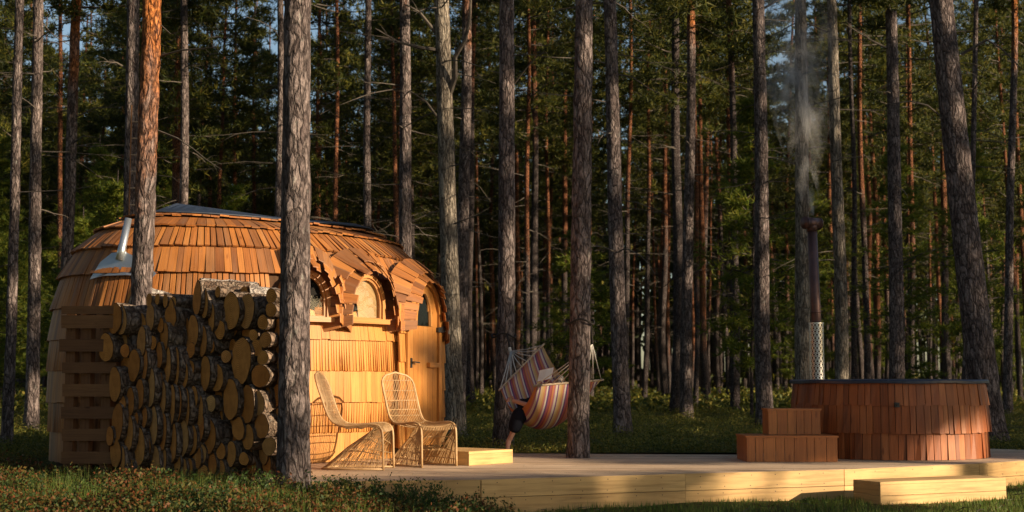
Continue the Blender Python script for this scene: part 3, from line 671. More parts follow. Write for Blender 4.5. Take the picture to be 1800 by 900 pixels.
# uv along x for the top boards
for lp in dbo.data.loops:
    co = dbo.data.vertices[lp.vertex_index].co; dbo.data.uv_layers[0].data[lp.index].uv = (co.y, co.x * .5)
mb = MB(); mb.poly([(a, b, .10) for a, b in DECK][::-1], Vector((0, 0, .18))); under(mb.build('deck_framing', M['hull']), dk)
def fascia(p, q, z0, z1, off=.0):
    a = Vector((*p, 0)); b = Vector((*q, 0)); d = (b - a).normalized(); n = Vector((d.y, -d.x, 0)); mb = MB()
    a = a + d * .002; b = b - d * .002
    mb.slab([a + n*(.025+off) + Vector((0,0,z1)), a + n*(.025+off) + Vector((0,0,z0)), a + n*.001 + Vector((0,0,z0)), a + n*.001 + Vector((0,0,z1)),
             b + n*(.025+off) + Vector((0,0,z1)), b + n*(.025+off) + Vector((0,0,z0)), b + n*.001 + Vector((0,0,z0)), b + n*.001 + Vector((0,0,z1))])
    under(mb.build('fascia_board', M['fascia']), dk)
    L = (b - a).length; ms = MB()
    for k in range(int(L / .3)):
        for zz in (z1 - .03, z0 + .03):
            c = a + d * (.15 + k * .3 + rng.uniform(-.02, .02)) + n * (.0235 + off) + Vector((0, 0, zz)); ms.tube([c, c + n * .0035], .0055, 6)
    if ms.v: o = under(ms.build('screws', M['screw']), dk); o['kind'] = 'stuff'
full = [(-2.6, 16.0)] + FRONT + BACK[:4]
for i in range(len(full) - 1):
    fascia(full[i], full[i+1], .152, DZ - .002); fascia(full[i], full[i+1], -.06, .146, -.003)
# low step boxes
def plank_box(name, label, cat, c, d, L, Wd, z0, z1, mat, rows=2, over=.0):
    """box with its front face from corner c along d (unit), depth Wd behind it"""
    d = Vector((*d, 0)).normalized(); n = Vector((-d.y, d.x, 0)); c = Vector((*c, 0)); t = empty(name, (c.x, c.y, z0), label, cat)
    def sl(a, b, th, za, zb, nm, off=Vector((0, 0, 0))):
        mb = MB(); e = (b - a).normalized(); m = Vector((-e.y, e.x, 0)) * th; k = [a + off, a + m + off]; k2 = [b + off, b + m + off]
        Z = lambda p, z: Vector((p.x, p.y, z))
        mb.slab([Z(k[0], zb), Z(k[0], za), Z(k[1], za), Z(k[1], zb), Z(k2[0], zb), Z(k2[0], za), Z(k2[1], za), Z(k2[1], zb)]); under(mb.build(nm, mat), t)
    zt = z1 - .028; h = (zt - z0) / rows
    for r in range(rows):
        za, zb = z0 + r * h + .001, z0 + (r + 1) * h - (.004 if r < rows - 1 else .001)
        sl(c, c + d * L, .025, za, zb, 'front_board')
        sl(c + n * Wd, c + n * .027, .025, za, zb, 'end_board'); sl(c + d * (L - .025) + n * .027, c + d * (L - .025) + n * Wd, -.025, za, zb, 'end_board')
    nb = max(1, round(Wd / .14)); w_ = Wd / nb
    for k in range(nb): sl(c + n * (k * w_ + .002), c + n * (k * w_ + .002) + d * L, w_ - .004, zt + .001, z1, 'top_board')
    return t
p0 = atz(1548, 870, .03); p0.y += 0; a0 = Vector((3.45, 14.35)); 
cA = at(1548, 869, 14.35); cB = at(1770, 869, 15.05)
plank_box('deck_step', 'long low board step on the grass in front of the deck, before the hot tub', 'step', (cA.x, 14.35), (cB.x - cA.x, .72), (Vector((cB.x - cA.x, .72))).length, .42, .0, .245, M['fascia'])
plank_box('door_step', 'pale low step box at the foot of the cabin door', 'step', (-.475, 15.85), (.47, .57), .76, .82, DZ + .001, DZ + .155, M['fascia'], 1)

# ------------------------------------------------------------------ hot tub
TC = Vector((4.76, 18.09)); TRD = 1.24
tub = empty('hot_tub', (TC.x, TC.y, DZ), 'large round hot tub clad in red brown shingles under a navy cover', 'hot tub')
def ring_pt(a, r, z): return Vector((r * math.cos(a), r * math.sin(a), z))
mb = MB(); n = 64
for (ra, za), (rb, zb) in zip([(1.14, 0), (1.165, .5), (1.13, .93)], [(1.165, .5), (1.13, .93), (1.0, .93)]):
    for k in range(n):
        a, b = 2*PI*k/n, 2*PI*(k+1)/n; i = len(mb.v); mb.v += [tuple(ring_pt(a, ra, za)), tuple(ring_pt(b, ra, za)), tuple(ring_pt(b, rb, zb)), tuple(ring_pt(a, rb, zb))]
        mb.face((i, i+1, i+2, i+3), [(0, 0), (.1, 0), (.1, .4), (0, .4)])
mb.build('tub_wall', M['hull'], tub)
rows = [(0.005, .335, 1.20, 1.19), (.315, .665, 1.222, 1.20), (.645, .925, 1.205, 1.175)]
for ri, (z0, z1, rl, ru) in enumerate(rows):
    cntk = [88, 84, 84][ri]; a = rng.random(); edges = [0]
    for k in range(cntk): edges.append(edges[-1] + rng.uniform(.7, 1.3))
    edges = [e / edges[-1] * 2 * PI + a for e in edges]
    for k in range(cntk):
        a0_, a1_ = edges[k] + .0028, edges[k+1] - .0028; dz = rng.uniform(-.006, .006); o1 = rng.uniform(-.006, .014); tw = rng.uniform(-.010, .010)
        mb = MB(); T = .018
        mb.slab([ring_pt(a0_, rl+o1+tw, z0+dz*(ri > 0)), ring_pt(a1_, rl+o1-tw, z0+dz*(ri > 0)), ring_pt(a1_, rl+o1-tw-T, z0+dz*(ri > 0)), ring_pt(a0_, rl+o1+tw-T, z0+dz*(ri > 0)), ring_pt(a0_, ru+o1*.3, z1), ring_pt(a1_, ru+o1*.3, z1), ring_pt(a1_, ru+o1*.3-T, z1), ring_pt(a0_, ru+o1*.3-T, z1)])
        mb.build('shingle', M['tub'], tub)
mb = MB(); n = 72; prof = [(0, .965), (.5, .963), (1.0, .957), (1.19, .952), (1.215, .948), (1.222, .938), (1.222, .908), (1.212, .905), (1.19, .905)]
for (ra, za), (rb, zb) in zip(prof[:-1], prof[1:]):
    for k in range(n):
        a, b = 2*PI*k/n, 2*PI*(k+1)/n; i = len(mb.v)
        w1 = .004 * math.sin(a * 9) ; w2 = .004 * math.sin(b * 9)
        mb.v += [tuple(ring_pt(a, ra, za + w1 * (ra > 1))), tuple(ring_pt(a, rb, zb + w1 * (rb > 1))), tuple(ring_pt(b, rb, zb + w2 * (rb > 1))), tuple(ring_pt(b, ra, za + w2 * (ra > 1)))]; mb.face((i, i+1, i+2, i+3), [(0, 0)] * 4)
mb.build('cover', M['navy'], tub, True)
ta = math.atan2(-1, (1525 - 1557) / F * 17 / 1.24)
mb = MB(); c = ring_pt(-PI/2 - .18, 1.232, .655); mb.box(c.x-.028, c.x+.028, c.y-.03, c.y+.012, c.z-.028, c.z+.028); mb.tube([(c.x, c.y-.03, c.z), (c.x, c.y-.055, c.z)], .012, 8); mb.build('drain_fitting', M['black'], tub)
# stove flue
fl = empty('stove_flue', (3.945, 18.45, DZ + .96), 'tall heat stained flue in a perforated steel guard, rising from the tub', 'chimney')
mb = MB(); rg = .094; NC, NR = 13, 17; hgt = .72; cw = 2*PI/NC; ch = hgt/NR
def cyl(u, z, r=rg): return (r*math.cos(u), r*math.sin(u), z)
for j in range(NR):
    for k in range(NC):
        u0 = (k + .5 * (j % 2)) * cw; zc_ = (j + .5) * ch; i = len(mb.v); inn = []; out = []
        for q in range(8):
            t = 2*PI*(q + .5)/8; cx, cy = math.cos(t), math.sin(t); m = max(abs(cx), abs(cy))
            out.append(cyl(u0 + cx/m*cw*.5, zc_ + cy/m*ch*.5)); inn.append(cyl(u0 + cx*cw*.33, zc_ + cy*ch*.36))
        mb.v += out + inn
        for q in range(8): q2 = (q+1) % 8; mb.face((i+q, i+q2, i+8+q2, i+8+q), [(0, 0)]*4)
mb.tube([(0, 0, -.02), (0, 0, .0)], rg + .006, 24, cap=False); mb.tube([(0, 0, hgt), (0, 0, hgt+.012)], rg + .004, 24, cap=False)
gd = mb.build('perforated_guard', M['steel'], fl); so_ = gd.modifiers.new('thick', 'SOLIDIFY'); so_.thickness = .003
lean = -.03
mb = MB(); zt = 1.98; P = lambda z: (lean * (z - .7) / 1.28 if z > .7 else 0, 0, z)
mb.tube([P(-.05), P(.7), P(.71), P(zt)], [.062, .062, .066, .062], 20); mb.build('flue_pipe', M['flue'], fl, True)
for z in (.74, .86): mb = MB(); mb.tube([P(z), P(z+.02)], .0685, 20); mb.build('joint_band', M['flue'], fl, True)
mb = MB(); e = Vector(P(zt)); mb.tube([e + Vector((0, 0, -.06)), e + Vector((0, 0, .06))], .066, 18); mb.tube([e + Vector((-.10, -.06, .05)), e + Vector((.10, .07, .05))], [.075, .075], 20)
mb.tube([e + Vector((-.107, -.064, .05)), e + Vector((-.095, -.056, .05))], .083, 20); mb.tube([e + Vector((.095, .066, .05)), e + Vector((.107, .074, .05))], .083, 20)
mb.build('cowl', M['flue'], fl, True)
FT = Vector(fl.location) + Vector(P(zt + .1))
# tub steps: two planked tiers
ts = empty('tub_steps', (3.3, 16.8, DZ), 'two tier red brown planked steps against the left side of the hot tub', 'steps')
def tier(x0, x1, y0, y1, z0, z1, ds):
    n = ds; e = [0]
    for k in range(n): e.append(e[-1] + rng.uniform(.75, 1.25))
    e = [x0 + (x1 - x0) * v / e[-1] for v in e]
    for k in range(n):
        mb = MB(); mb.box(e[k]+.003, e[k+1]-.003, y0 + rng.uniform(0, .005), y0+.02, z0+.002, z1-.026, 'z'); under(mb.build('riser_plank', M['steps']), ts)
    for s, x in ((0, x0), (1, x1)):
        m_ = max(2, round((y1 - y0) / .1)); w_ = (y1 - y0 - .022) / m_
        for k in range(m_): mb = MB(); xa = x - .001 if not s else x - .019; mb.box(xa, xa + .02, y0+.022+k*w_+.0015, y0+.022+(k+1)*w_-.0015, z0+.002, z1-.026, 'z'); under(mb.build('side_plank', M['steps']), ts)
    m_ = max(2, round((y1 - y0) / .12)); w_ = (y1 - y0 + .02) / m_
    for k in range(m_): mb = MB(); mb.box(x0-.012, x1+.012, y0-.012+k*w_+.002, y0-.012+(k+1)*w_-.002, z1-.024, z1, 'x'); under(mb.build('tread_board', M['steps']), ts)
L0 = at(1313, 809, 16.62); L1 = at(1473, 809, 16.62)
tier(L0.x, L1.x, 16.62, 17.35, DZ + .001, DZ + .302, 9)
U0 = at(1351, 760, 16.95); U1 = at(1443, 760, 16.95)
tier(U0.x, U1.x, 16.95, 17.34, DZ + .304, DZ + .61, 6)
# smoke
bm = bmesh.new(); pr = [(0, .05), (.25, .12), (.7, .24), (1.2, .38), (1.8, .5), (2.4, .55), (3.0, .5), (3.5, .35)]; rings = []
for z, r in pr:
    cx = -.02 - .06 * z; rings.append([bm.verts.new((cx + r*math.cos(2*PI*k/16), r*.8*math.sin(2*PI*k/16), z)) for k in range(16)])
for a_, b_ in zip(rings[:-1], rings[1:]):
    for k in range(16): bm.faces.new((a_[k], a_[(k+1) % 16], b_[(k+1) % 16], b_[k]))
bm.faces.new(rings[0][::-1]); bm.faces.new(rings[-1])
me = bpy.data.meshes.new('smoke'); bm.to_mesh(me); smo = link('smoke', me); smo.location = FT; tag(smo, 'thin wisps of smoke drifting up from the tub chimney', kind='stuff')
vm = bpy.data.materials.new('smoke_volume'); vm.use_nodes = True; t_ = vm.node_tree; t_.nodes.clear()
def N(typ, **k):
    n = t_.nodes.new('ShaderNode' + typ)
    for a, b in k.items(): setattr(n, a, b)
    return n
tc = N('TexCoord'); mp = N('Mapping'); mp.inputs['Scale'].default_value = (3.2, 3.2, 1.0); n1 = N('TexNoise'); n1.inputs['Scale'].default_value = 1.0; n1.inputs['Detail'].default_value = 5; n1.inputs['Roughness'].default_value = .6; n1.inputs['Distortion'].default_value = 1.6
rp = N('ValToRGB'); rp.color_ramp.elements[0].position = .50; rp.color_ramp.elements[1].position = .70
sx = N('SeparateXYZ'); 
def mth(op, a, b=None, cl=False):
    m = N('Math', operation=op, use_clamp=cl)
    for v, i in ((a, 0), (b, 1)):
        if v is None: continue
        if hasattr(v, 'is_linked'): t_.links.new(v, m.inputs[i])
        else: m.inputs[i].default_value = v
    return m.outputs[0]
t_.links.new(tc.outputs['Object'], mp.inputs[0]); t_.links.new(mp.outputs[0], n1.inputs['Vector']); t_.links.new(n1.outputs[0], rp.inputs[0]); t_.links.new(tc.outputs['Object'], sx.inputs[0])
rr = mth('SQRT', mth('ADD', mth('POWER', mth('ADD', sx.outputs[0], mth('MULTIPLY', sx.outputs[2], .06)), 2), mth('POWER', sx.outputs[1], 2)))
rad = mth('ADD', mth('MULTIPLY', mth('MINIMUM', sx.outputs[2], 1.9), .29), .07)
fall = mth('SUBTRACT', 1, mth('DIVIDE', rr, rad), True)
top = mth('MULTIPLY', mth('SUBTRACT', 3.4, sx.outputs[2]), .55, True)
den = mth('MULTIPLY', mth('MULTIPLY', rp.outputs[0], fall), mth('MULTIPLY', top, mth('ADD', 5, mth('DIVIDE', 5, mth('ADD', .15, sx.outputs[2])))))
pv = N('VolumePrincipled'); pv.inputs['Color'].default_value = (.95, .93, .9, 1); pv.inputs['Anisotropy'].default_value = -.1; t_.links.new(den, pv.inputs['Density'])
ou = N('OutputMaterial'); t_.links.new(pv.outputs[0], ou.inputs['Volume']); me.materials.append(vm)
sc.cycles.volume_step_rate = 1.0

# ------------------------------------------------------------------ shingled cabin
CC = Vector((-3.40, 18.38)); A_, B_ = 2.53, 2.13; th_ = R(50)
E1 = Vector((math.cos(th_), math.sin(th_))); E2 = Vector((-math.sin(th_), math.cos(th_))); RM = Vector((-3.14, 18.50)); RH = 1.5; RZ = 3.37
KP_ = [(.2, .95), (.32, .965), (.66, .985), (1.0, 1.0), (1.4, 1.01), (1.75, 1.005), (2.1, .985), (2.3, .965), (2.5, .935), (2.7, .885), (2.85, .83), (3.0, .745), (3.1, .665), (3.2, .54), (3.28, .40), (3.33, .26), (3.37, 0)]
zs_f = lambda z: z if z < 2.5 else 2.5 + (z - 2.5) * .93
KP = [(zs_f(a), b) for a, b in KP_]
def kz(z):
    if z <= KP[0][0]: return KP[0][1]
    for (a, b), (c, d) in zip(KP[:-1], KP[1:]):
        if z <= c: return b + (d - b) * (z - a) / (c - a)
    return 0
def P3(psi, z):
    e = CC + E1 * (A_ * math.cos(psi)) + E2 * (B_ * math.sin(psi)); r = RM + E1 * (RH * math.cos(psi)); k = kz(z); p = r + (e - r) * k
    return Vector((p.x, p.y, z))
def N3(psi, z):
    a = P3(psi + .01, z) - P3(psi - .01, z); b = P3(psi, min(3.305, z + .04)) - P3(psi, z - .04); n = a.cross(b).normalized()
    return n if n.dot(Vector((*(P3(psi, z).xy - CC), .3))) > 0 else -n
def psi_px(px, z=2.1):
    best = None
    for i in range(720):
        ps = i * PI / 360; p = P3(ps, z)
        if N3(ps, z).y > -.02 and p.y > 17.6: continue
        d = abs(topx(p)[0] - px)
        if best is None or d < best[0]: best = (d, ps)
    return best[1]
cab = empty('shingled_cabin', (CC.x, CC.y, .2), 'rounded wooden cabin clad in orange shingles with arched eyebrow windows', 'cabin')
mb = MB(); n = 96; zl = [.2, .32, .66, 1.0, 1.4, 1.75, 2.1, 2.3, 2.5, 2.7, 2.85, 3.0, 3.1, 3.2, 3.24, 3.265]
def hullp(ps, z): p = P3(ps, z); return p - N3(ps, min(z, 3.24)) * .03
hv = [hullp(2*PI*k/n, z) for z in zl for k in range(n)]; mb.v = [tuple(p) for p in hv]
for j in range(len(zl)-1):
    for k in range(n): mb.face((j*n+k, j*n+(k+1) % n, (j+1)*n+(k+1) % n, (j+1)*n+k), [(k*.1, j*.3), (k*.1+.1, j*.3), (k*.1+.1, j*.3+.3), (k*.1, j*.3+.3)])
mb.face(tuple((len(zl)-1)*n+k for k in range(n)), [(0, 0)]*n)
under(mb.build('hull', M['hull'], None, True), cab)
PW1, PW2, PDR = psi_px(533, 2.2), psi_px(633, 2.2), psi_px(735, 1.6)
def frame_at(ps, z, off):
    p = P3(ps, z); p.z = z; n = N3(ps, 1.4); n.z = 0; n.normalize(); t = Vector((-n.y, n.x, 0)); return p + n * off, n, t     # t runs to the right seen from outside
OPEN = []   # origin, n, t, half width, z top
W1f = frame_at(PW1, 1.98, .06); W2f = frame_at(PW2, 1.98, .06); dl = P3(psi_px(703, 1.4), 1.4); dl.z = 1.2; best = None
for k_ in range(400):
    a_ = R(20 + k_ * .2); rr_ = dl + Vector((math.cos(a_), math.sin(a_), 0)) * .88; e_ = abs(topx(rr_)[0] - 760)
    if best is None or e_ < best[0]: best = (e_, a_)
dt = Vector((math.cos(best[1]), math.sin(best[1]), 0)); dn = Vector((dt.y, -dt.x, 0)); DRf = (dl + dt * .44 + dn * .09, dn, dt); print('DOOR', dl, math.degrees(best[1]))
def near_open(p, rad=.0):
    for (o, n, t), hw, zt in ((W1f, .36, 2.62), (W2f, .36, 2.62)):
        s = (p - o).dot(t)
        if abs(s) < hw + rad and 1.93 < p.z < zt and abs((p - o).dot(n)) < .8: return True
    o, n, t = DRf; s = (p - o).dot(t)
    return abs(s) < .50 + rad and p.z < 2.62 and abs((p - o).dot(n)) < .8
rowsC = [(.315, .665, 'f', .105), (.66, 1.015, 'r', .040), (1.005, 1.385, 'f', .105), (1.375, 1.745, 'r', .040), (1.735, 2.115, 'f', .105), (2.1, 2.49, 'p', .066), (2.47, 2.80, 'f', .088), (2.78, 3.04, 'p', .085), (3.025, 3.19, 'f', .10), (3.175, 3.27, 'f', .12)]
singles = []; joined = {'wall': MB(), 'roof': MB(), 'strip': MB()}
for ri, (z0, z1, kind, wd) in enumerate(rowsC):
    ps = 0.0; roof = ri >= 5
    while ps < 2 * PI:
        e = P3(ps, z0); sp = (P3(ps + .01, z0) - e).length / .01
        w_ = wd * rng.uniform(.75, 1.25); dp = w_ / sp
        gap = {'f': .0015 if not roof else .005, 'r': .004, 'p': .013}[kind] / sp
        a_, b_ = ps + gap * .5, ps + dp - gap * .5; ps += dp
        mid = P3((a_ + b_) / 2, (z0 + z1) / 2); nm = N3((a_ + b_) / 2, z0 + .1)
        if near_open(mid, .02): continue
        T = {'f': .014, 'r': .020, 'p': .020}[kind] + (.006 if roof else 0)
        ol = ({'f': .040, 'r': .030, 'p': .036}[kind] + (.016 if roof else 0)) + rng.uniform(-.003, .006) * (2 if roof else 1); tw = {'f': .003, 'r': .012, 'p': .007}[kind] * rng.uniform(.2, 1); dz = rng.uniform(-.006, .006) if kind != 'r' else rng.uniform(-.003, .003)
        ou_ = .012; zc = z0 + dz
        na, nb2 = N3(a_, z0 + .03), N3(b_, z0 + .03); ua, ub = N3(a_, min(z1, 3.25)), N3(b_, min(z1, 3.25))
        pa, pb, qa, qb = P3(a_, zc), P3(b_, zc), P3(a_, z1), P3(b_, z1)
        # shrink the head so that narrow ribs stay separate
        c8 = [pa + na*(ol+tw), pb + nb2*(ol-tw), pb + nb2*(ol-tw-T), pa + na*(ol+tw-T), qa + ua*ou_, qb + ub*ou_, qb + ub*(ou_-T*.7), qa + ua*(ou_-T*.7)]
        vis = nm.y < .1 or (nm.z > .35 and mid.y < 19)
        if kind != 'r' and vis: singles.append((-(w_ * (1.3 if nm.y < -.3 else .6)) , c8, roof or mid.x < -3.8))  # left wall gets the darker roof wood, its shade put into the colour
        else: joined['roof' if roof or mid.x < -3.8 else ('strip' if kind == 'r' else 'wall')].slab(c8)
# eyebrow shingles
SB = []
def eyebrow(fr, rx, rz, zc, a0, a1, n, proj, rows_):
    o, nn, tt = fr; up = Vector((0, 0, 1)); c = Vector((o.x, o.y, zc))
    for r_ in range(rows_ - 1, -1, -1):
        m = n + r_ * 3
        for k in range(m):
            al0 = R(a0 + (a1 - a0) * k / m); al1 = R(a0 + (a1 - a0) * (k + .93) / m)
            def pt(al, rad, out):
                fl_ = max(0, abs(math.degrees(al)) - 78) / 30
                return c + tt * ((rx + rad + .06 * fl_) * math.sin(al)) + up * ((rz + rad * .9) * math.cos(al) - .06 * fl_) + nn * out
            ra = r_ * .13; outl = proj - r_ * .10 + rng.uniform(-.035, .04); L = .25
            j = rng.uniform(-.022, .022)
            # the inner end sinks into the roof surface behind
            def inner(al):
                p = pt(al, ra + .20, outl - .24); return p
            na_ = (tt * math.sin(al0) + up * math.cos(al0)).normalized(); T = .013
            c8 = [pt(al0, ra + j, outl), pt(al1, ra + j, outl), pt(al1, ra + j - T, outl), pt(al0, ra + j - T, outl), inner(al0), inner(al1), inner(al1) - up * T, inner(al0) - up * T]
            singles.append((-9, c8, True))
eyebrow(W1f, .33, .42, 2.14, -14, 112, 10, .17, 2)
eyebrow(W2f, .33, .42, 2.14, -112, 112, 17, .17, 2)
eyebrow(DRf, .43, .49, 2.02, -100, 110, 19, .14, 2)
singles.sort(key=lambda s: s[0]); 
for i, (_, c8, roof) in enumerate(singles):
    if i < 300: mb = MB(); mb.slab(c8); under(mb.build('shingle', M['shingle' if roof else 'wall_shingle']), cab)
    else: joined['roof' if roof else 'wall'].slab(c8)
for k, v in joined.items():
    o = under(v.build({'wall': 'wall_shingles', 'roof': 'roof_and_shade_wall_shingles', 'strip': 'wall_battens'}[k], M['shingle' if k == 'roof' else 'wall_shingle']), cab); o['kind'] = 'stuff'
# ridge membrane: a folded sheet over the ridge
mb = MB(); m = 40
def ridge(ps, k, z, lift): r = RM + E1 * (RH * math.cos(ps)); e = CC + E1 * (A_ * math.cos(ps)) + E2 * (B_ * math.sin(ps)); p = r + (e - r) * k; return (p.x, p.y, z + lift + .07 * max(0, math.cos(ps)))
ringp = [[ridge(2*PI*q/m, kz(3.245) * 1.0, 3.245, .045) for q in range(m)], [ridge(2*PI*q/m, kz(3.28), 3.29, .04) for q in range(m)], [ridge(2*PI*q/m, .02, 3.30, .10 - .03*math.cos(2*PI*q/m)) for q in range(m)]]
for rg_ in ringp: mb.v += rg_
for j in range(2):
    for q in range(m): mb.face((j*m+q, j*m+(q+1) % m, (j+1)*m+(q+1) % m, (j+1)*m+q), [(0, 0)]*4)
o = under(mb.build('ridge_membrane', M['membrane'], None), cab); sol = o.modifiers.new('thick', 'SOLIDIFY'); sol.thickness = .012; sol.offset = -1
# windows
def arch(hw, h, sh, n=14):       # sill to straight side height sh, then elliptical arch up to h
    return [(-hw, 0), (hw, 0), (hw, sh)] + [(hw * math.cos(PI * k / n), sh + (h - sh) * math.sin(PI * k / n)) for k in range(1, n)] + [(-hw, sh)]
def put(fr, pts, off=0): o, n, t = fr; return [o + t * x + Vector((0, 0, z)) + n * off for x, z in pts]
def ringmesh(mb, fr, a, b, d0, d1):
    o, n, t = fr; m = len(a); V = [put(fr, a, d0), put(fr, a, d1), put(fr, b, d1), put(fr, b, d0)]; i0 = len(mb.v)
    for q in V: mb.v += [tuple(p) for p in q]
    for k in range(m):
        k2 = (k+1) % m; L = (Vector(a[k2]) - Vector(a[k])).length
        for x, y_ in ((0, 1), (1, 2), (2, 3), (3, 0)): mb.face((i0+x*m+k, i0+x*m+k2, i0+y_*m+k2, i0+y_*m+k), [(0, k*.1), (0, k*.1+L), (.05, k*.1+L), (.05, k*.1)])
def window(fr, hw, h, sh, blind):
    w0 = MB(); ringmesh(w0, fr, arch(hw, h, sh), arch(hw-.045, h-.045, sh), -.05, .035)
    wf = under(w0.build('window', M['joinery']), cab)
    def sub(mb, nm, mat): o = mb.build(nm, mat); o.parent = wf; o.matrix_parent_inverse = Matrix(); return o
    s = MB(); o, n, t = fr; q = lambda x, y, z: o + t*x + n*y + Vector((0, 0, z))
    s.slab([q(-hw-.03, .085, .012), q(-hw-.03, .085, -.045), q(-hw-.03, -.02, -.045), q(-hw-.03, -.02, .012), q(hw+.03, .085, .012), q(hw+.03, .085, -.045), q(hw+.03, -.02, -.045), q(hw+.03, -.02, .012)]); sub(s, 'sill', M['joinery'])
    s = MB(); a2 = arch(hw-.046, h-.046, sh); b2 = arch(hw-.075, h-.075, sh); b2 = [(x, z + .03) if i < 2 else (x, z) for i, (x, z) in enumerate(b2)]
    ringmesh(s, fr, a2, b2, -.035, .012); sub(s, 'sash', M['joinery'])
    s = MB(); s.poly(put(fr, arch(hw-.07, h-.07, sh), -.012), -n * .004); sub(s, 'pane', M['glass'])
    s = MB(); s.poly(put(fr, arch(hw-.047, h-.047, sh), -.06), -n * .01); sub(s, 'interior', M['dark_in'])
    if blind:
        pts = [(-.08, .0), (hw-.06, .0), (hw-.06, sh)] + [((hw-.06) * math.cos(PI*k/14), sh + (h-.06-sh) * math.sin(PI*k/14)) for k in range(1, 10)] + [(-.15, sh+.12), (-.10, sh-.02)]
        s = MB(); s.poly(put(fr, pts, -.035), -n * .008); sub(s, 'blind', M['blind'])
    s = MB(); ringmesh(s, fr, arch(hw+.012, h+.012, sh), arch(hw-.004, h-.004, sh), -.75, .02); sub(s, 'reveal', M['joinery'])
window(W1f, .30, .55, .18, False); window(W2f, .30, .55, .18, True)
# door
o, n, t = DRf; o = Vector((o.x, o.y, DZ + .12)); DF = (o, n, t)
mb = MB(); ringmesh(mb, DF, arch(.47, 2.10, 1.62), arch(.40, 2.03, 1.62), -.06, .03); df = under(mb.build('door_frame', M['joinery']), cab)
mb = MB(); ringmesh(mb, DF, arch(.475, 2.105, 1.62), arch(.465, 2.095, 1.62), -.7, .02); under(mb.build('door_reveal', M['joinery']), cab)
for side in (-1, 1):
    z_ = .0; kk = 0
    while z_ < 1.75:
        nb_ = 2 if kk % 2 == 0 else 4
        for b_ in range(nb_):
            xa = side * (.478 + .15 * b_ / nb_); xb = side * (.478 + .15 * (b_ + .93) / nb_); xa, xb = min(xa, xb), max(xa, xb); m3 = MB(); oo = rng.uniform(0, .006)
            qq = lambda x, y, z: o + t*x + n*y + Vector((0, 0, z))
            m3.slab([qq(xa, .012+oo, z_), qq(xb, .008+oo, z_), qq(xb, -.012, z_), qq(xa, -.012, z_), qq(xa, -.01, z_+.36), qq(xb, -.01, z_+.36), qq(xb, -.026, z_+.36), qq(xa, -.026, z_+.36)]); under(m3.build('shingle', M['wall_shingle']), cab)
        z_ += .35; kk += 1
    if side < 0: continue
    m3 = MB(); xa, xb = (side * .47, side * .63) if side > 0 else (side * .63, side * .47)
    m3.slab([o + t*xa + n*-.03, o + t*xb + n*-.03, o + t*xb + n*-.6, o + t*xa + n*-.6, o + t*xa + n*-.03 + Vector((0,0,2.05)), o + t*xb + n*-.03 + Vector((0,0,2.05)), o + t*xb + n*-.6 + Vector((0,0,2.05)), o + t*xa + n*-.6 + Vector((0,0,2.05))]); under(m3.build('porch_cheek', M['wall_shingle']), cab)
door = None
def arch_h(x, hw=.395, h=2.025, sh=1.62): return sh + (h - sh) * math.sqrt(max(0, 1 - (x/hw)**2))
mb = MB(); q = lambda x, y, z: o + t*x + n*y + Vector((0, 0, z))
mb.poly([q(x, -.03, z) for x, z in [(-.395, .01), (.395, .01), (.395, 1.62)] + [(.395*math.cos(PI*k/16), 1.62 + .405*math.sin(PI*k/16)) for k in range(1, 16)] + [(-.395, 1.62)]], -n * .02)
door = under(mb.build('door', M['joinery']), cab)
def dsub(mb, nm, mat): ob = mb.build(nm, mat); ob.parent = door; return ob
xs_ = np.linspace(-.393, .393, 7)
wx, wz0, wz1 = .20, 1.53, 1.93
for k in range(6):
    xa, xb = xs_[k] + .0015, xs_[k+1] - .0015; m2 = MB()
    xm = (xa + xb) / 2
    if abs(xm) < wx:
        zt_ = wz0 - .02; m2.slab([q(xa, 0, .015), q(xb, 0, .015), q(xb, -.028, .015), q(xa, -.028, .015), q(xa, 0, zt_), q(xb, 0, zt_), q(xb, -.028, zt_), q(xa, -.028, zt_)])
        zb_ = wz0 + .40 * math.sqrt(max(.0, 1 - (xm / (wx + .01)) ** 2)) * .98 + .03
        m2.slab([q(xa, 0, zb_), q(xb, 0, zb_), q(xb, -.028, zb_), q(xa, -.028, zb_), q(xa, 0, arch_h(xa)), q(xb, 0, arch_h(xb)), q(xb, -.028, arch_h(xb)), q(xa, -.028, arch_h(xa))])
    else: m2.slab([q(xa, 0, .015), q(xb, 0, .015), q(xb, -.028, .015), q(xa, -.028, .015), q(xa, 0, arch_h(xa) - .003), q(xb, 0, arch_h(xb) - .003), q(xb, -.028, arch_h(xb) - .003), q(xa, -.028, arch_h(xa) - .003)])
    dsub(m2, 'door_plank', M['joinery'])
WF = (o + Vector((0, 0, wz0 - .02)), n, t)
m2 = MB(); ringmesh(m2, WF, arch(.235, .46, .03), arch(.185, .41, .03), -.028, .016); dsub(m2, 'window_frame', M['joinery'])
m2 = MB(); m2.poly(put(WF, arch(.19, .415, .03), -.006), -n * .004); dsub(m2, 'pane', M['glass'])
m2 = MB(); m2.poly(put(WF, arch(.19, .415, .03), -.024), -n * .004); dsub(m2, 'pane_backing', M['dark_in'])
m2 = MB(); m2.slab([q(-.345, .012, .98), q(-.305, .012, .98), q(-.305, .001, .98), q(-.345, .001, .98), q(-.345, .012, 1.10), q(-.305, .012, 1.10), q(-.305, .001, 1.10), q(-.345, .001, 1.10)])
m2.tube([q(-.325, .01, 1.05), q(-.325, .055, 1.05), q(-.31, .06, 1.05), q(-.21, .06, 1.045)], .009, 8); dsub(m2, 'handle', M['black'])
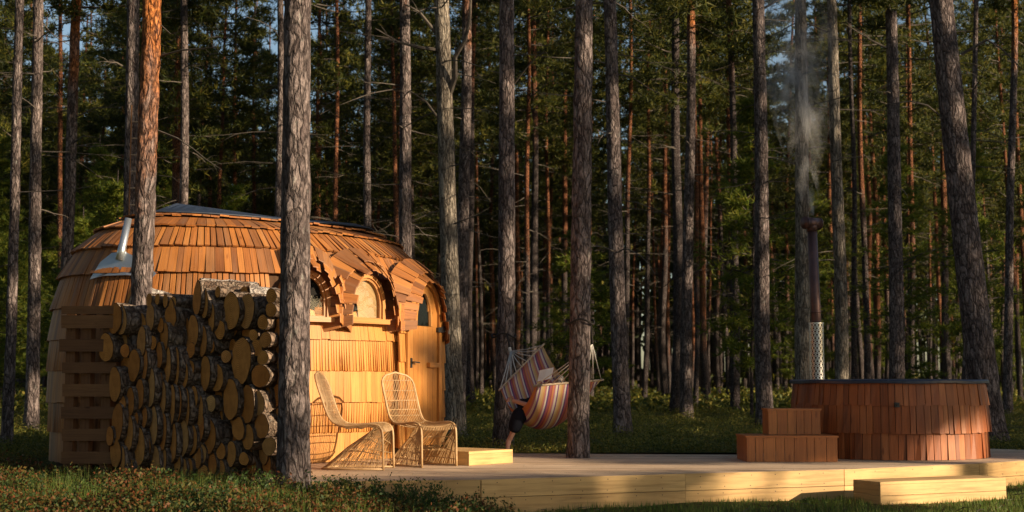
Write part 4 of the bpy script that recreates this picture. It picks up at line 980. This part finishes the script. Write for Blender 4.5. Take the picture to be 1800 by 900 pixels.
m2 = MB(); m2.slab([q(.10, .05, .99), q(.10, .05, 1.05), q(.10, .001, 1.05), q(.10, .001, .99), q(.37, .05, .99), q(.37, .05, 1.05), q(.37, .001, 1.05), q(.37, .001, .99)]); dsub(m2, 'latch_bar', M['joinery'])
m2 = MB(); m2.slab([q(.36, .035, 1.44), q(.50, .06, 1.44), q(.50, .03, 1.44), q(.36, .001, 1.44), q(.36, .035, 1.50), q(.50, .06, 1.52), q(.50, .03, 1.52), q(.36, .001, 1.50)]); dsub(m2, 'hinge', M['black'])
# metal flashing and flue stub on the cabin roof
psf = psi_px(203, 2.62); c0 = P3(psf, 2.62)
def surf_px(px, py, lift=.055):
    best = None
    for i in range(60):
        for j in range(50):
            ps = psf - .5 + i / 60; z = 2.2 + j * .016; p = P3(ps, z); x, y = topx(p); d = (x - px) ** 2 + (y - py) ** 2
            if best is None or d < best[0]: best = (d, ps, z)
    return P3(best[1], best[2]) + N3(best[1], best[2]) * lift
fm = MB(); fp = [surf_px(*p) for p in [(164, 493), (183, 465), (200, 449), (224, 447), (252, 460), (278, 482), (272, 490), (225, 486), (190, 487)]]
cen = sum(fp, Vector()) / len(fp); nf = N3(psf, 2.55)
i0 = 0; fm.v = [tuple(p) for p in fp] + [tuple(cen + nf * .012)]
for k in range(len(fp)): fm.face((k, (k+1) % len(fp), len(fp)), [(0, 0)]*3)
ob = under(fm.build('roof_flashing', M['galv']), cab); s_ = ob.modifiers.new('thick', 'SOLIDIFY'); s_.thickness = .006
b0 = surf_px(215, 461, .05); fm = MB(); tp = at(226, 384, b0.y + .05)
fm.tube([b0, b0.lerp(tp, .3), b0.lerp(tp, .31), tp], [.05, .047, .045, .040], 14); under(fm.build('vent_pipe', M['galv'], None, True), cab)

# ------------------------------------------------------------------ firewood rack and logs
rk = empty('firewood_rack', (-4.75, 15.9, .2), 'grey brown slatted firewood rack at the left end of the log pile', 'rack')
SL = [(538, 552), (554, 577), (596, 618), (637, 656), (675, 697), (715, 736), (754, 775), (794, 815)]
for (y0, y1) in SL:
    xl = 107 + rng.uniform(-3, 3); D0, D1 = 15.95, 15.55; a = at(xl, y0, D0); b = at(xl, y1, D0); c = at(204, y0, D1); d = at(204, y1, D1); bk = Vector((.0, .03, 0))
    mb = MB(); mb.slab([a, b, b + bk, a + bk, c, d, d + bk, c + bk]); under(mb.build('slat', M['rack']), rk)
for px, D in ((124, 15.91), (152, 15.82), (188, 15.68)):
    a = at(px - 8, 540, D); b = at(px + 8, 540, D - .05); z0, z1 = .15, a.z; bk = Vector((.03, .07, 0)); f_ = Vector((0, .035, 0)); Z = lambda p, z: Vector((p.x, p.y, z))
    mb = MB(); mb.slab([Z(a+f_, z0), Z(b+f_, z0), Z(b+f_+bk, z0), Z(a+f_+bk, z0), Z(a+f_, z1), Z(b+f_, z1), Z(b+f_+bk, z1), Z(a+f_+bk, z1)]); under(mb.build('post', M['rack']), rk)
for px, D in ((128, 16.35), (160, 16.25), (196, 16.1)):
    a = at(px, 545, D); z1 = a.z; mb = MB(); mb.box(a.x-.04, a.x+.04, D-.03, D+.03, .15, z1, 'z'); under(mb.build('post', M['wall_shingle']), rk)
LOGS = [(645,55,130,30),(673,75,120,28),(702,135,110,24),(780,105,150,58),(840,105,130,60),(727,30,45,18),(938,45,55,45),(937,100,55,45),(905,150,55,46),(915,220,60,46),(868,200,45,42),(905,290,55,42),(895,362,90,66),
(820,300,170,75),(760,285,50,38),(778,455,150,58),(843,475,140,55),(725,370,110,42),(678,350,140,34),(630,185,125,38),(668,225,125,28),(460,130,110,28),(395,320,120,44),(435,310,125,28),(495,280,100,24),(525,320,150,30),
(590,355,115,36),(562,330,150,24),(460,410,150,34),(417,435,110,34),(380,465,105,32),(508,450,120,28),(543,475,160,28),(568,470,150,28),(600,485,145,30),(632,450,90,30),(655,500,110,28),(320,395,135,42),(285,250,110,52),
(330,545,140,40),(372,590,135,38),(402,532,60,20),(437,525,80,20),(470,555,150,34),(507,580,140,34),(413,645,150,46),(545,625,150,38),(587,610,145,44),(625,615,115,38),(655,560,130,30),(692,600,140,48),(808,570,90,44),
(847,605,100,40),(322,665,110,40),(343,700,130,30),(378,735,100,28),(478,705,130,36),(510,700,110,26),(567,705,80,26),(592,730,80,24),(615,725,70,24),(658,675,85,44),(670,745,60,40),(706,712,85,32),(740,735,80,28),
(740,660,60,35),(780,670,100,34),(830,690,50,44),(420,750,50,30),(455,62,55,20),(488,58,45,17),(520,65,50,18),(550,72,50,22),(320,135,120,46),(345,140,115,40),(425,225,120,30),(360,262,50,34),(500,160,60,24),(540,130,90,44),
(515,210,120,28),(463,232,60,40),(500,372,45,18),(350,470,60,24),(620,260,60,30),(735,180,70,40),(880,250,60,44),(700,470,60,36),(930,640,70,50),(300,600,70,26),(900,560,100,50),(885,470,90,50),(620,330,60,26),(700,240,60,28),
(645,680,90,30),(450,640,70,24),(530,540,60,20),(540,90,60,24)]
def pile_d(px): return 13.7 + max(-.2, (480 - px) / 280) * 1.75
def log(x, y, dia, asp, L, label, extra=0, name='firewood_log', hz=0, knot=False):
    D = pile_d(x) + extra + .12 * max(0, (700 - y) / 160); c = at(x, y, D); r = dia / 2 * D / F
    v = Vector((c.x, c.y)).normalized(); ang = math.atan2(-v.y, -v.x) - math.acos(min(.97, asp)); nrm = Vector((math.cos(ang), math.sin(ang), hz)).normalized(); ax = -nrm
    e = empty(name, c, label, 'log', 'logs stacked in the firewood pile'); q = random.Random(int(x * 7 + y)); seg = 18
    u = ax.orthogonal().normalized(); w2 = ax.cross(u); ph = [q.random() * 6.28 for _ in range(3)]
    def rad(a, s): return r * (1 + .05 * math.sin(2 * a + ph[0]) + .035 * math.sin(3 * a + ph[1]) + .02 * math.sin(7 * a + s * 3 + ph[2]))
    mb = MB(); S = 5
    for s in range(S + 1):
        for k in range(seg): a = 2*PI*k/seg; rr = rad(a, s) * (1 + q.uniform(-.02, .02)); p = ax * (L * s / S) + (u * math.cos(a) + w2 * math.sin(a)) * rr; mb.v.append(tuple(p))
    for s in range(S):
        for k in range(seg): k2 = (k+1) % seg; mb.face((s*seg+k2, s*seg+k, (s+1)*seg+k, (s+1)*seg+k2), [(0, 0)]*4)
    b = mb.build('bark', M['log_bark'], e, True); b.color = (1, 0, 0, 1)
    for s, dd in ((0, -.004), (S, .004)):
        m2 = MB(); n_ = seg; cc = ax * (L * s / S + dd); pts = []
        for k in range(n_): a = 2*PI*k/n_; pts.append((a, rad(a, s) * .965))
        off = Vector((q.uniform(-.3, .3) * r, q.uniform(-.3, .3) * r)); tilt = Vector((q.uniform(-.08, .08), q.uniform(-.08, .08)))
        m2.v = [tuple(cc + (u*math.cos(a) + w2*math.sin(a)) * rr) for a, rr in pts] + [tuple(cc)]
        for k in range(n_):
            k2 = (k+1) % n_; f = (k, k2, n_) if s else (k2, k, n_)
            U = lambda j: (0 - off.x, 0 - off.y) if j == n_ else (math.cos(pts[j][0]) * pts[j][1] - off.x, math.sin(pts[j][0]) * pts[j][1] - off.y)
            m2.face(f, [U(j) for j in f])
        m2.build('cut_face', M['cut'], e)
    return e
items = [[60 + cx / 2.25, 500 + cy / 2.25, 1.07 * h / 2.25, min(.72, w_ / h)] for cx, cy, h, w_ in LOGS]
items.sort(key=lambda s: s[1]); rowz = []
for it in items:
    if not rowz or it[1] - rowz[-1][0][1] > 26 : rowz.append([it])
    else: rowz[-1].append(it)
ON = ['first', 'second', 'third', 'fourth', 'fifth', 'sixth', 'seventh', 'eighth', 'ninth', 'tenth', 'eleventh', 'twelfth', 'thirteenth', 'fourteenth', 'fifteenth', 'sixteenth', 'seventeenth', 'eighteenth', 'nineteenth', 'twentieth']
for ri, row in enumerate(rowz):
    row.sort(key=lambda s: s[0]); nn = len(row)
    for k, (x, y, h, asp) in enumerate(row):
        rn = 'the top layer' if ri == 0 else 'the bottom layer' if ri == len(rowz) - 1 else 'the ' + ON[ri] + ' layer down'
        sz = 'thick' if h > 62 else 'thin' if h < 32 else 'medium thick'
        pos = 'leftmost log end' if k == 0 else 'rightmost log end' if k == nn - 1 else ON[k] + ' log end from the left'
        log(x, y, h, asp, min(rng.uniform(.42, .6), max(.12, (512 - x) / F * 14 - .02) / .8), f'{sz} {pos} in {rn} of the pile')
# long logs lying on top
for pts, dia, lab in (([(228, 517), (322, 543)], 44, 'long whitish sunlit log lying on the top left of the wood pile'), ([(352, 508), (452, 516)], 40, 'long pale log lying on the top middle of the wood pile'),
                      ([(236, 556), (318, 574)], 50, 'thick peeling log lying just under the top left log'), ([(318, 545), (420, 535)], 34, 'pale log lying behind the row of small log ends on top of the pile'),
                      ([(428, 528), (500, 532)], 52, 'thick pale log lying at the top right, against the foreground pine')):
    D = pile_d(pts[0][0]) + .42; a = at(*pts[0], D); b = at(*pts[1], D - .12 + .35); r = dia / 2 * D / F; e = empty('long_log', a, lab, 'log', 'long logs lying on top of the pile')
    mb = MB(); q = random.Random(dia); ps_ = [(b - a) * (k / 8) + Vector((0, 0, q.uniform(-.008, .008))) for k in range(9)]; mb.tube(ps_, [r * (1 + q.uniform(-.05, .05)) for _ in ps_], 20, cap=False); bb = mb.build('bark', M['log_bark_pale'], e, True); bb.color = (1, 0, 0, 1)
    ax = (b - a).normalized(); u = ax.orthogonal().normalized(); w2 = ax.cross(u)
    for s in (0, 1):
        m2 = MB(); cc = (b - a) * s + ax * (.003 if s else -.003); m2.v = [tuple(cc + (u*math.cos(2*PI*k/20) + w2*math.sin(2*PI*k/20)) * r * .97) for k in range(20)]; m2.face(tuple(range(20)) if s else tuple(range(19, -1, -1)), [(math.cos(2*PI*k/20)*r, math.sin(2*PI*k/20)*r) for k in (range(20) if s else range(19, -1, -1))]); m2.build('cut_face', M['cut'], e)
# logs wedged behind the front ones, filling the pile
for x in range(214, 485, 27):
    for y in range(575, 850, 31):
        xx, yy = x + rng.uniform(-5, 5), y + rng.uniform(-6, 6)
        log(xx + 8, yy, rng.uniform(34, 44), .36, min(.5, max(.12, (500 - xx) / F * 14 / .8)), 'log end set deep in a dark gap of the wood pile', .2)

# ------------------------------------------------------------------ wicker chairs
def chair(loc, rz, label):
    t = empty('wicker_chair', loc, label, 'chair', 'open weave wicker chairs beside the cabin', rz)
    prof = [(-.44, 1.03), (-.405, .93), (-.36, .80), (-.315, .68), (-.27, .57), (-.235, .515), (-.17, .475), (-.08, .462), (.04, .468), (.15, .480), (.23, .480), (.285, .462), (.315, .42), (.325, .36), (.335, .0)]
    def sp(s):   # smooth along profile by index
        i = min(len(prof) - 2, int(s)); f = s - i; return prof[i][0] * (1-f) + prof[i+1][0] * f, prof[i][1] * (1-f) + prof[i+1][1] * f
    W_ = .245
    def hw(s): return W_ * math.sqrt(max(0, 1 - (1 - min(1, s / 1.5)) ** 2.2)) * (.93 if s < 6 else 1)
    dish = lambda s, y: -.035 * (1 - (y / W_) ** 2) * (1 if 3 < s < 10.5 else .4)
    def pt(s, y, off=0):
        x, z = sp(s); dn = dish(s, y)
        if s < 4.5: return Vector((x + dn, y, z))
        return Vector((x, y, z + dn))
    N_ = 44; left = [(s * 14 / N_) for s in range(N_ + 1)]
    frame = [pt(s, hw(s)) if s > .02 else pt(0, 0) for s in left[::-1]] + [pt(s, -hw(s)) for s in left[1:]]
    mb = MB(); mb.tube(frame, .0125, 7)
    base = [Vector((.335, W_, .012)), Vector((0, W_, .012)), Vector((-.26, W_, .012)), Vector((-.34, .18, .012)), Vector((-.36, 0, .012)), Vector((-.34, -.18, .012)), Vector((-.26, -W_, .012)), Vector((0, -W_, .012)), Vector((.335, -W_, .012))]
    mb.tube(base, .0115, 6); mb.build('frame', M['wicker'], t, True)
    bk, st, bs = MB(), MB(), MB()
    for j in range(-10, 11):
        y = j / 10.5 * W_
        s0 = 0
        while hw(s0) < abs(y) and s0 < 1.6: s0 += .03
        jt = rng.uniform(-.003, .003)
        bk.tube([pt(s0 + (5 - s0) * k / 12, y + jt) for k in range(13)], .0042, 4, cap=False); st.tube([pt(5 + 7.2 * k / 14, y + jt) for k in range(15)], .0042, 4, cap=False)
    for s in (.9, 1.8, 2.7, 3.6, 4.4): bk.tube([pt(s, y * hw(s)) + Vector((-.006, 0, 0)) for y in np.linspace(-1, 1, 9)], .0055, 5, cap=False)
    for s in (5.6, 6.8, 8, 9.2, 10.4): st.tube([pt(s, y * hw(s)) + Vector((0, 0, -.008)) for y in np.linspace(-1, 1, 9)], .0055, 5, cap=False)
    def rim(u):    # u 0..1 along the seat front underside and its side corners
        if u < .22: return Vector((.325 - .0 * u, W_, .36 + .10 * (u / .22)))
        if u > .78: return Vector((.325, -W_, .36 + .10 * ((1 - u) / .22)))
        y = W_ * (1 - 2 * (u - .22) / .56); return Vector((.235, y, .452))
    bl = [0]; 
    for a, b in zip(base[:-1], base[1:]): bl.append(bl[-1] + (b - a).length)
    def bp(u):
        s = u * bl[-1]
        for i in range(len(bl) - 1):
            if s <= bl[i+1]: return base[i].lerp(base[i+1], (s - bl[i]) / (bl[i+1] - bl[i]))
        return base[-1]
    for k in range(64):
        u = (k + .5) / 64; a, b = rim(u), bp(min(1, max(0, u + rng.uniform(-.01, .01)))); m_ = a.lerp(b, .5) + Vector((-.03, (.02 if b.y > 0 else -.02), 0)); bs.tube([a, m_, b], .0040, 4, cap=False)
        if k % 3 == 0:
            b2 = bp(min(1, max(0, u + .10))); bs.tube([a, a.lerp(b2, .5), b2], .0034, 4, cap=False)
    for f in (.3, .58, .82): bs.tube([rim(u).lerp(bp(u), f) + Vector((-.03 * math.sin(PI * f), 0, 0)) for u in np.linspace(0, 1, 22)], .0062, 5, cap=False)
    bk.build('backrest_weave', M['wicker'], t, True); st.build('seat_weave', M['wicker'], t, True); bs.build('base_weave', M['wicker'], t, True)
    return t
c1 = at(629, 823, 15.28); c2 = at(738, 818, 15.85)
chair((c1.x, c1.y, DZ + .001), R(-8), 'left wicker chair, seen from the side with its back to the foreground pine')
chair((c2.x, c2.y, DZ + .001), R(-47), 'right wicker chair, turned toward the camera in front of the cabin door')

# ------------------------------------------------------------------ hammock, reader
hm = empty('hammock', at(960, 700, 18.4), 'striped cotton hammock with spreader bars slung between two pines', 'hammock')
HL = Vector(hm.location)
def hu(o): o.parent = hm; o.matrix_parent_inverse = Matrix.Translation(-HL); return o
FA, FB = at(879, 684, 19.3), at(954, 607, 19.75)          # far bar, tipped up
NA, NB = at(941, 678, 17.95), at(1057, 668, 18.35)        # near bar
def bar(a, b): mb = MB(); d = (b - a).normalized() * .03; mb.tube([a - d, b + d], .014, 8); hu(mb.build('spreader_bar', M['stick']))
bar(FA, FB); bar(NA, NB)
NU, NV = 30, 24
def hp(u, v):            # u across, v from far bar to near bar
    a = FA.lerp(FB, u); b = NA.lerp(NB, u); p = a.lerp(b, v)
    sag = 4 * v * (1 - v); low = .30 * sag + .50 * (max(0, math.sin(PI * u)) ** .55) * (math.sin(PI * min(1, v * 1.02)) ** .55 if v < .98 else .0) * (.35 + .75 * v)
    p = p + Vector((0, 0, -low)); 
    return p
mb = MB()
for j in range(NV + 1):
    for i in range(NU + 1): mb.v.append(tuple(hp(i / NU, j / NV)))
for j in range(NV):
    for i in range(NU):
        q_ = j * (NU + 1) + i; mb.face((q_, q_ + 1, q_ + NU + 2, q_ + NU + 1), [(i/NU, j/NV), ((i+1)/NU, j/NV), ((i+1)/NU, (j+1)/NV), (i/NU, (j+1)/NV)])
fb = hu(mb.build('fabric', M['hammock'], None, True)); sm_ = fb.modifiers.new('thick', 'SOLIDIFY'); sm_.thickness = .006
ap_far, ap_near = at(898, 617, 20.2), at(1002, 622, 17.95)
ap_near = Vector((1.0, 17.72, at(1002, 605, 17.7).z))
mb = MB()
for k in range(9):
    b = FA.lerp(FB, k / 8); mb.tube([ap_far, ap_far.lerp(b, .5) - Vector((0, 0, .015)), b], .0075, 5)
mb.tube([ap_far + Vector((-.02, .02, .05)), ap_far + Vector((.01, -.01, -.08))], .022, 8)
hu(mb.build('far_cords', M['rope'], None, True)); mb = MB()
for k in range(9):
    b = NA.lerp(NB, k / 8); mb.tube([ap_near, ap_near.lerp(b, .5) - Vector((0, 0, .01)), b], .0065, 5)
hu(mb.build('near_cords', M['rope'], None, True))
def ring_rope(ti, py, ap, rr):
    t, base, d, r = HT[ti]; z = at(900, py, base.y).z; c = base + d * ((z - base.z) / d.z); mb = MB(); pts = []
    dirn = math.atan2(ap.y - c.y, ap.x - c.x); R_ = r * 1.10 + .02
    for k in range(25): a = dirn + 2*PI*k/24; pts.append(c + Vector((math.cos(a) * R_, math.sin(a) * R_, .03 * math.sin(a * 3))))
    mb.tube(pts, .013, 6); mb.tube([pts[0], ap], .011, 6); hu(mb.build('tree_strap', M['strap'], None, True))
ring_rope(3, 590, ap_far, 0); ring_rope(2, 566, ap_near, 0)

def skin_obj(name, J, Ed, rad, mat, parent, root=0, sub=2):
    me = bpy.data.meshes.new(name); me.from_pydata([tuple(p) for p in J], Ed, []); o = link(name, me, None, parent)
    o.modifiers.new('skin', 'SKIN'); 
    for i, sv in enumerate(me.skin_vertices[0].data): sv.radius = (rad[i], rad[i]) if not isinstance(rad[i], tuple) else rad[i]; sv.use_root = (i == root)
    s = o.modifiers.new('sub', 'SUBSURF'); s.levels = s.render_levels = sub
    dg = bpy.context.evaluated_depsgraph_get(); em = bpy.data.meshes.new_from_object(o.evaluated_get(dg)); em.name = name; old = o.data; o.modifiers.clear(); o.data = em; bpy.data.meshes.remove(old)
    em.materials.clear(); em.materials.append(mat); em.polygons.foreach_set('use_smooth', [True] * len(em.polygons)); return o
pe = empty('person', at(935, 715, 18.7), 'person with greying hair lying in the striped hammock reading a book, bare foot dangling', 'person')
PL = Vector(pe.location); L_ = lambda px, py, D: at(px, py, D) - PL
pelv = L_(948, 722, 18.85); kneeL = L_(915, 722, 18.45); ankL = L_(900, 764, 18.5); heelL = L_(894, 776, 18.52); toeL = L_(892, 793, 18.38)
chest = L_(968, 715, 18.55); neck = L_(976, 690, 18.35); head = L_(980, 676, 18.28); headt = L_(984, 668, 18.24)
shR = L_(960, 706, 18.5); elR = L_(938, 716, 18.35); wrR = L_(912, 707, 18.45); haR = L_(900, 704, 18.5)
shL = L_(982, 702, 18.3); elL = L_(975, 690, 18.45); wrL = L_(965, 682, 18.6)
kneeR = L_(925, 712, 19.0); ankR = L_(905, 705, 19.35); toeR = L_(900, 692, 19.42)
J = [pelv, (pelv + chest) / 2, chest, neck, head, headt, (pelv + kneeL) / 2, kneeL, (kneeL + ankL) / 2, ankL, heelL, (heelL + toeL) / 2, toeL, shR, elR, wrR, haR, shL, elL, wrL, kneeR, ankR, toeR]
Ed = [(0,1),(1,2),(2,3),(3,4),(4,5),(0,6),(6,7),(7,8),(8,9),(9,10),(10,11),(11,12),(2,13),(13,14),(14,15),(15,16),(2,17),(17,18),(18,19),(0,20),(20,21),(21,22)]
rad = [.15, .15, .16, .055, .085, .07, .085, .062, .055, .034, .036, .032, .022, .055, .042, .029, .034, .055, .042, .03, .07, .04, .025]
body = skin_obj('body', J, Ed, rad, M['skin'], pe)
def fingers(base, d, side, up, curl=.4, r=.0085):
    d = d.normalized(); side = side.normalized(); up = up.normalized()
    for k, (s, L) in enumerate(((-.027, .062), (-.009, .075), (.009, .070), (.027, .055))):
        b = base + side * s; p = [b, b + d * L * .45 + up * L * .1, b + (d * .8 - up * curl).normalized() * L * .8, b + (d * .6 - up * curl * 1.3).normalized() * L]
        skin_obj('finger', p, [(0,1),(1,2),(2,3)], [r, r, r*.9, r*.7], M['skin'], body, 0, 1)
    b = base - d * .05 + side * .03; p = [b, b + side * .025 + d * .02, b + side * .035 + d * .05]; skin_obj('thumb', p, [(0,1),(1,2)], [.011, .010, .008], M['skin'], body, 0, 1)
dh = (haR - wrR); fingers(haR + dh.normalized() * .03, dh, Vector((.2, .5, .8)), Vector((.1, -.9, .3)))
for k in range(5):
    b = toeL + Vector((.02 * (k - 2) * .9, .0, .0)); skin_obj('toe', [b + (heelL - toeL).normalized() * .01, b - (heelL - toeL).normalized() * (.028 - .003 * k)], [(0, 1)], [.011 - .001 * k, .009 - .001 * k], M['skin'], body, 0, 1)
# trousers, shirt, hair
def wrapped(name, J, Ed, rad, mat): return skin_obj(name, J, Ed, rad, mat, pe)
mid = kneeL.lerp(ankL, .95)
wrapped('trousers', [pelv, (pelv + kneeL) / 2 + Vector((0, 0, -.02)), kneeL + Vector((-.01, 0, -.03)), kneeL.lerp(mid, .5), mid, kneeR, kneeR.lerp(ankR, .5)], [(0,1),(1,2),(2,3),(3,4),(0,5),(5,6)], [.17, .13, .115, .10, .085, .09, .07], M['cloth_dark'])
wrapped('shirt', [pelv.lerp(chest, .2), pelv.lerp(chest, .6), chest, shR, shR.lerp(elR, .6), shL, shL.lerp(elL, .6)], [(0,1),(1,2),(2,3),(3,4),(2,5),(5,6)], [.165, .165, .175, .07, .055, .07, .055], M['shirt'])
hr = wrapped('hair', [head + Vector((.03, -.02, .0)), headt + Vector((.0, -.01, .012)), headt + Vector((.05, -.01, -.01))], [(0,1),(1,2)], [.10, .088, .075], M['hair'])
fdir = (L_(960, 668, 18.7) - head).normalized()
for nm_, off, r_, mt in (('nose', Vector((0, 0, -.005)), .014, 'skin'),):
    skin_obj(nm_, [head + fdir * .075, head + fdir * .098 + Vector((0, 0, -.012))], [(0, 1)], [.012, .013], M[mt], body, 0, 1)
sdv = fdir.cross(Vector((0, 0, 1))).normalized()
for s in (-1, 1):
    skin_obj('eye', [head + fdir * .080 + sdv * .032 * s + Vector((0, 0, .02)), head + fdir * .084 + sdv * .032 * s + Vector((0, 0, .02))], [(0, 1)], [.009, .008], M['black'], body, 0, 1)
    skin_obj('ear', [head + sdv * .082 * s + Vector((0, 0, .015)), head + sdv * .088 * s + Vector((0, 0, -.02))], [(0, 1)], [.016, .012], M['skin'], body, 0, 1)
skin_obj('mouth', [head + fdir * .080 + sdv * .02 - Vector((0, 0, .04)), head + fdir * .080 - sdv * .02 - Vector((0, 0, .04))], [(0, 1)], [.006, .006], M['cover'], body, 0, 1)
fingers(wrL + (wrL - elL).normalized() * .05, wrL - elL, sdv, fdir)
bo = at(957, 668, 18.6); bk = empty('open_book', bo, 'open white paged book held up above the hammock edge', 'book')
for s in (-1, 1):
    a = R(14) * s; mb = MB(); X = Vector((math.cos(a) * s * .095, math.sin(abs(a)) * .06, .02 * s)); Z = Vector((.03, -.02, .145))
    mb.slab([Vector(), Vector() + Vector((0, .012, 0)), X + Vector((0, .012, 0)), X, Z, Z + Vector((0, .012, 0)), Z + X + Vector((0, .012, 0)), Z + X][:8] if False else [Vector((0,0,0)), X, X + Vector((0,.01,0)), Vector((0,.01,0)), Z, Z + X, Z + X + Vector((0,.01,0)), Z + Vector((0,.01,0))]); mb.build('pages', M['paper'], bk)
    mb = MB(); X2 = X * 1.04; mb.slab([Vector((0,.012,-.004)), X2 + Vector((0,.012,-.004)), X2 + Vector((0,.016,-.004)), Vector((0,.016,-.004)), Z*1.03 + Vector((0,.012,0)), Z*1.03 + X2 + Vector((0,.012,0)), Z*1.03 + X2 + Vector((0,.016,0)), Z*1.03 + Vector((0,.016,0))]); mb.build('cover', M['cover'], bk)

# ------------------------------------------------------------------ taller sprigs in front of the deck and pile
def sprig(x, y, H, n, seed, label, group):
    q = random.Random(seed); t = empty('bilberry_shrub', (x, y, g(x, y) - .01), label, 'shrub', group); stm = MB(); cs = []
    for k in range(n):
        a = q.random() * 6.28; p = Vector((q.gauss(0, .03), q.gauss(0, .03), 0)); d = Vector((math.cos(a) * .35, math.sin(a) * .35, 1)); pts = [p]
        h = 1.25 * H * q.uniform(.6, 1)
        for i in range(5): d += Vector((q.uniform(-.3, .3), q.uniform(-.3, .3), 0)); p = p + d.normalized() * h / 5; pts.append(p)
        stm.tube(pts, [.0028 - .0004 * i for i in range(6)], 3, cap=False)
        for _ in range(20): 
            i = q.randint(1, 4); cs.append(pts[i].lerp(pts[i+1], q.random()) + Vector((q.gauss(0, .018), q.gauss(0, .018), q.gauss(0, .012))))
    C = np.array(cs); rs = np.random.RandomState(seed); v, f = leaves(C[:, 0], C[:, 1], C[:, 2], .024 + .018 * rs.rand(len(C)), .45, .5, rs)
    stm.build('stems', M['dead'], t); link('leaves', mesh_np('leaves', v, f), M['sprig'], t)
SPX = [(596, 868, 13.0, .26), (618, 872, 12.9, .20), (640, 868, 13.05, .28), (664, 870, 13.0, .22), (688, 866, 13.1, .30), (705, 870, 13.05, .24), (724, 866, 13.15, .33), (742, 868, 13.1, .30), (760, 872, 13.0, .24), (778, 868, 13.15, .28), (800, 872, 13.1, .16), (831, 872, 13.2, .22), (572, 866, 12.9, .22), (606, 860, 13.2, .22), (655, 862, 13.25, .25), (752, 862, 13.25, .26), (430, 860, 12.9, .20), (405, 868, 12.7, .18), (466, 872, 12.8, .22), (140, 868, 12.6, .16), (118, 850, 13.6, .16), (1420, 882, 14.6, .06)]
for i, (px, py, D, H) in enumerate(SPX):
    sprig(at(px, py, D).x, D, H, 13 if D < 14 else 5, i, 'leafy sprig of bilberry rising before the deck edge' if 560 < px < 900 else 'leafy bilberry sprig in the heath before the wood pile' if px < 560 else 'tiny green plant at the foot of the deck, left of the long board step', 'bilberry sprigs')
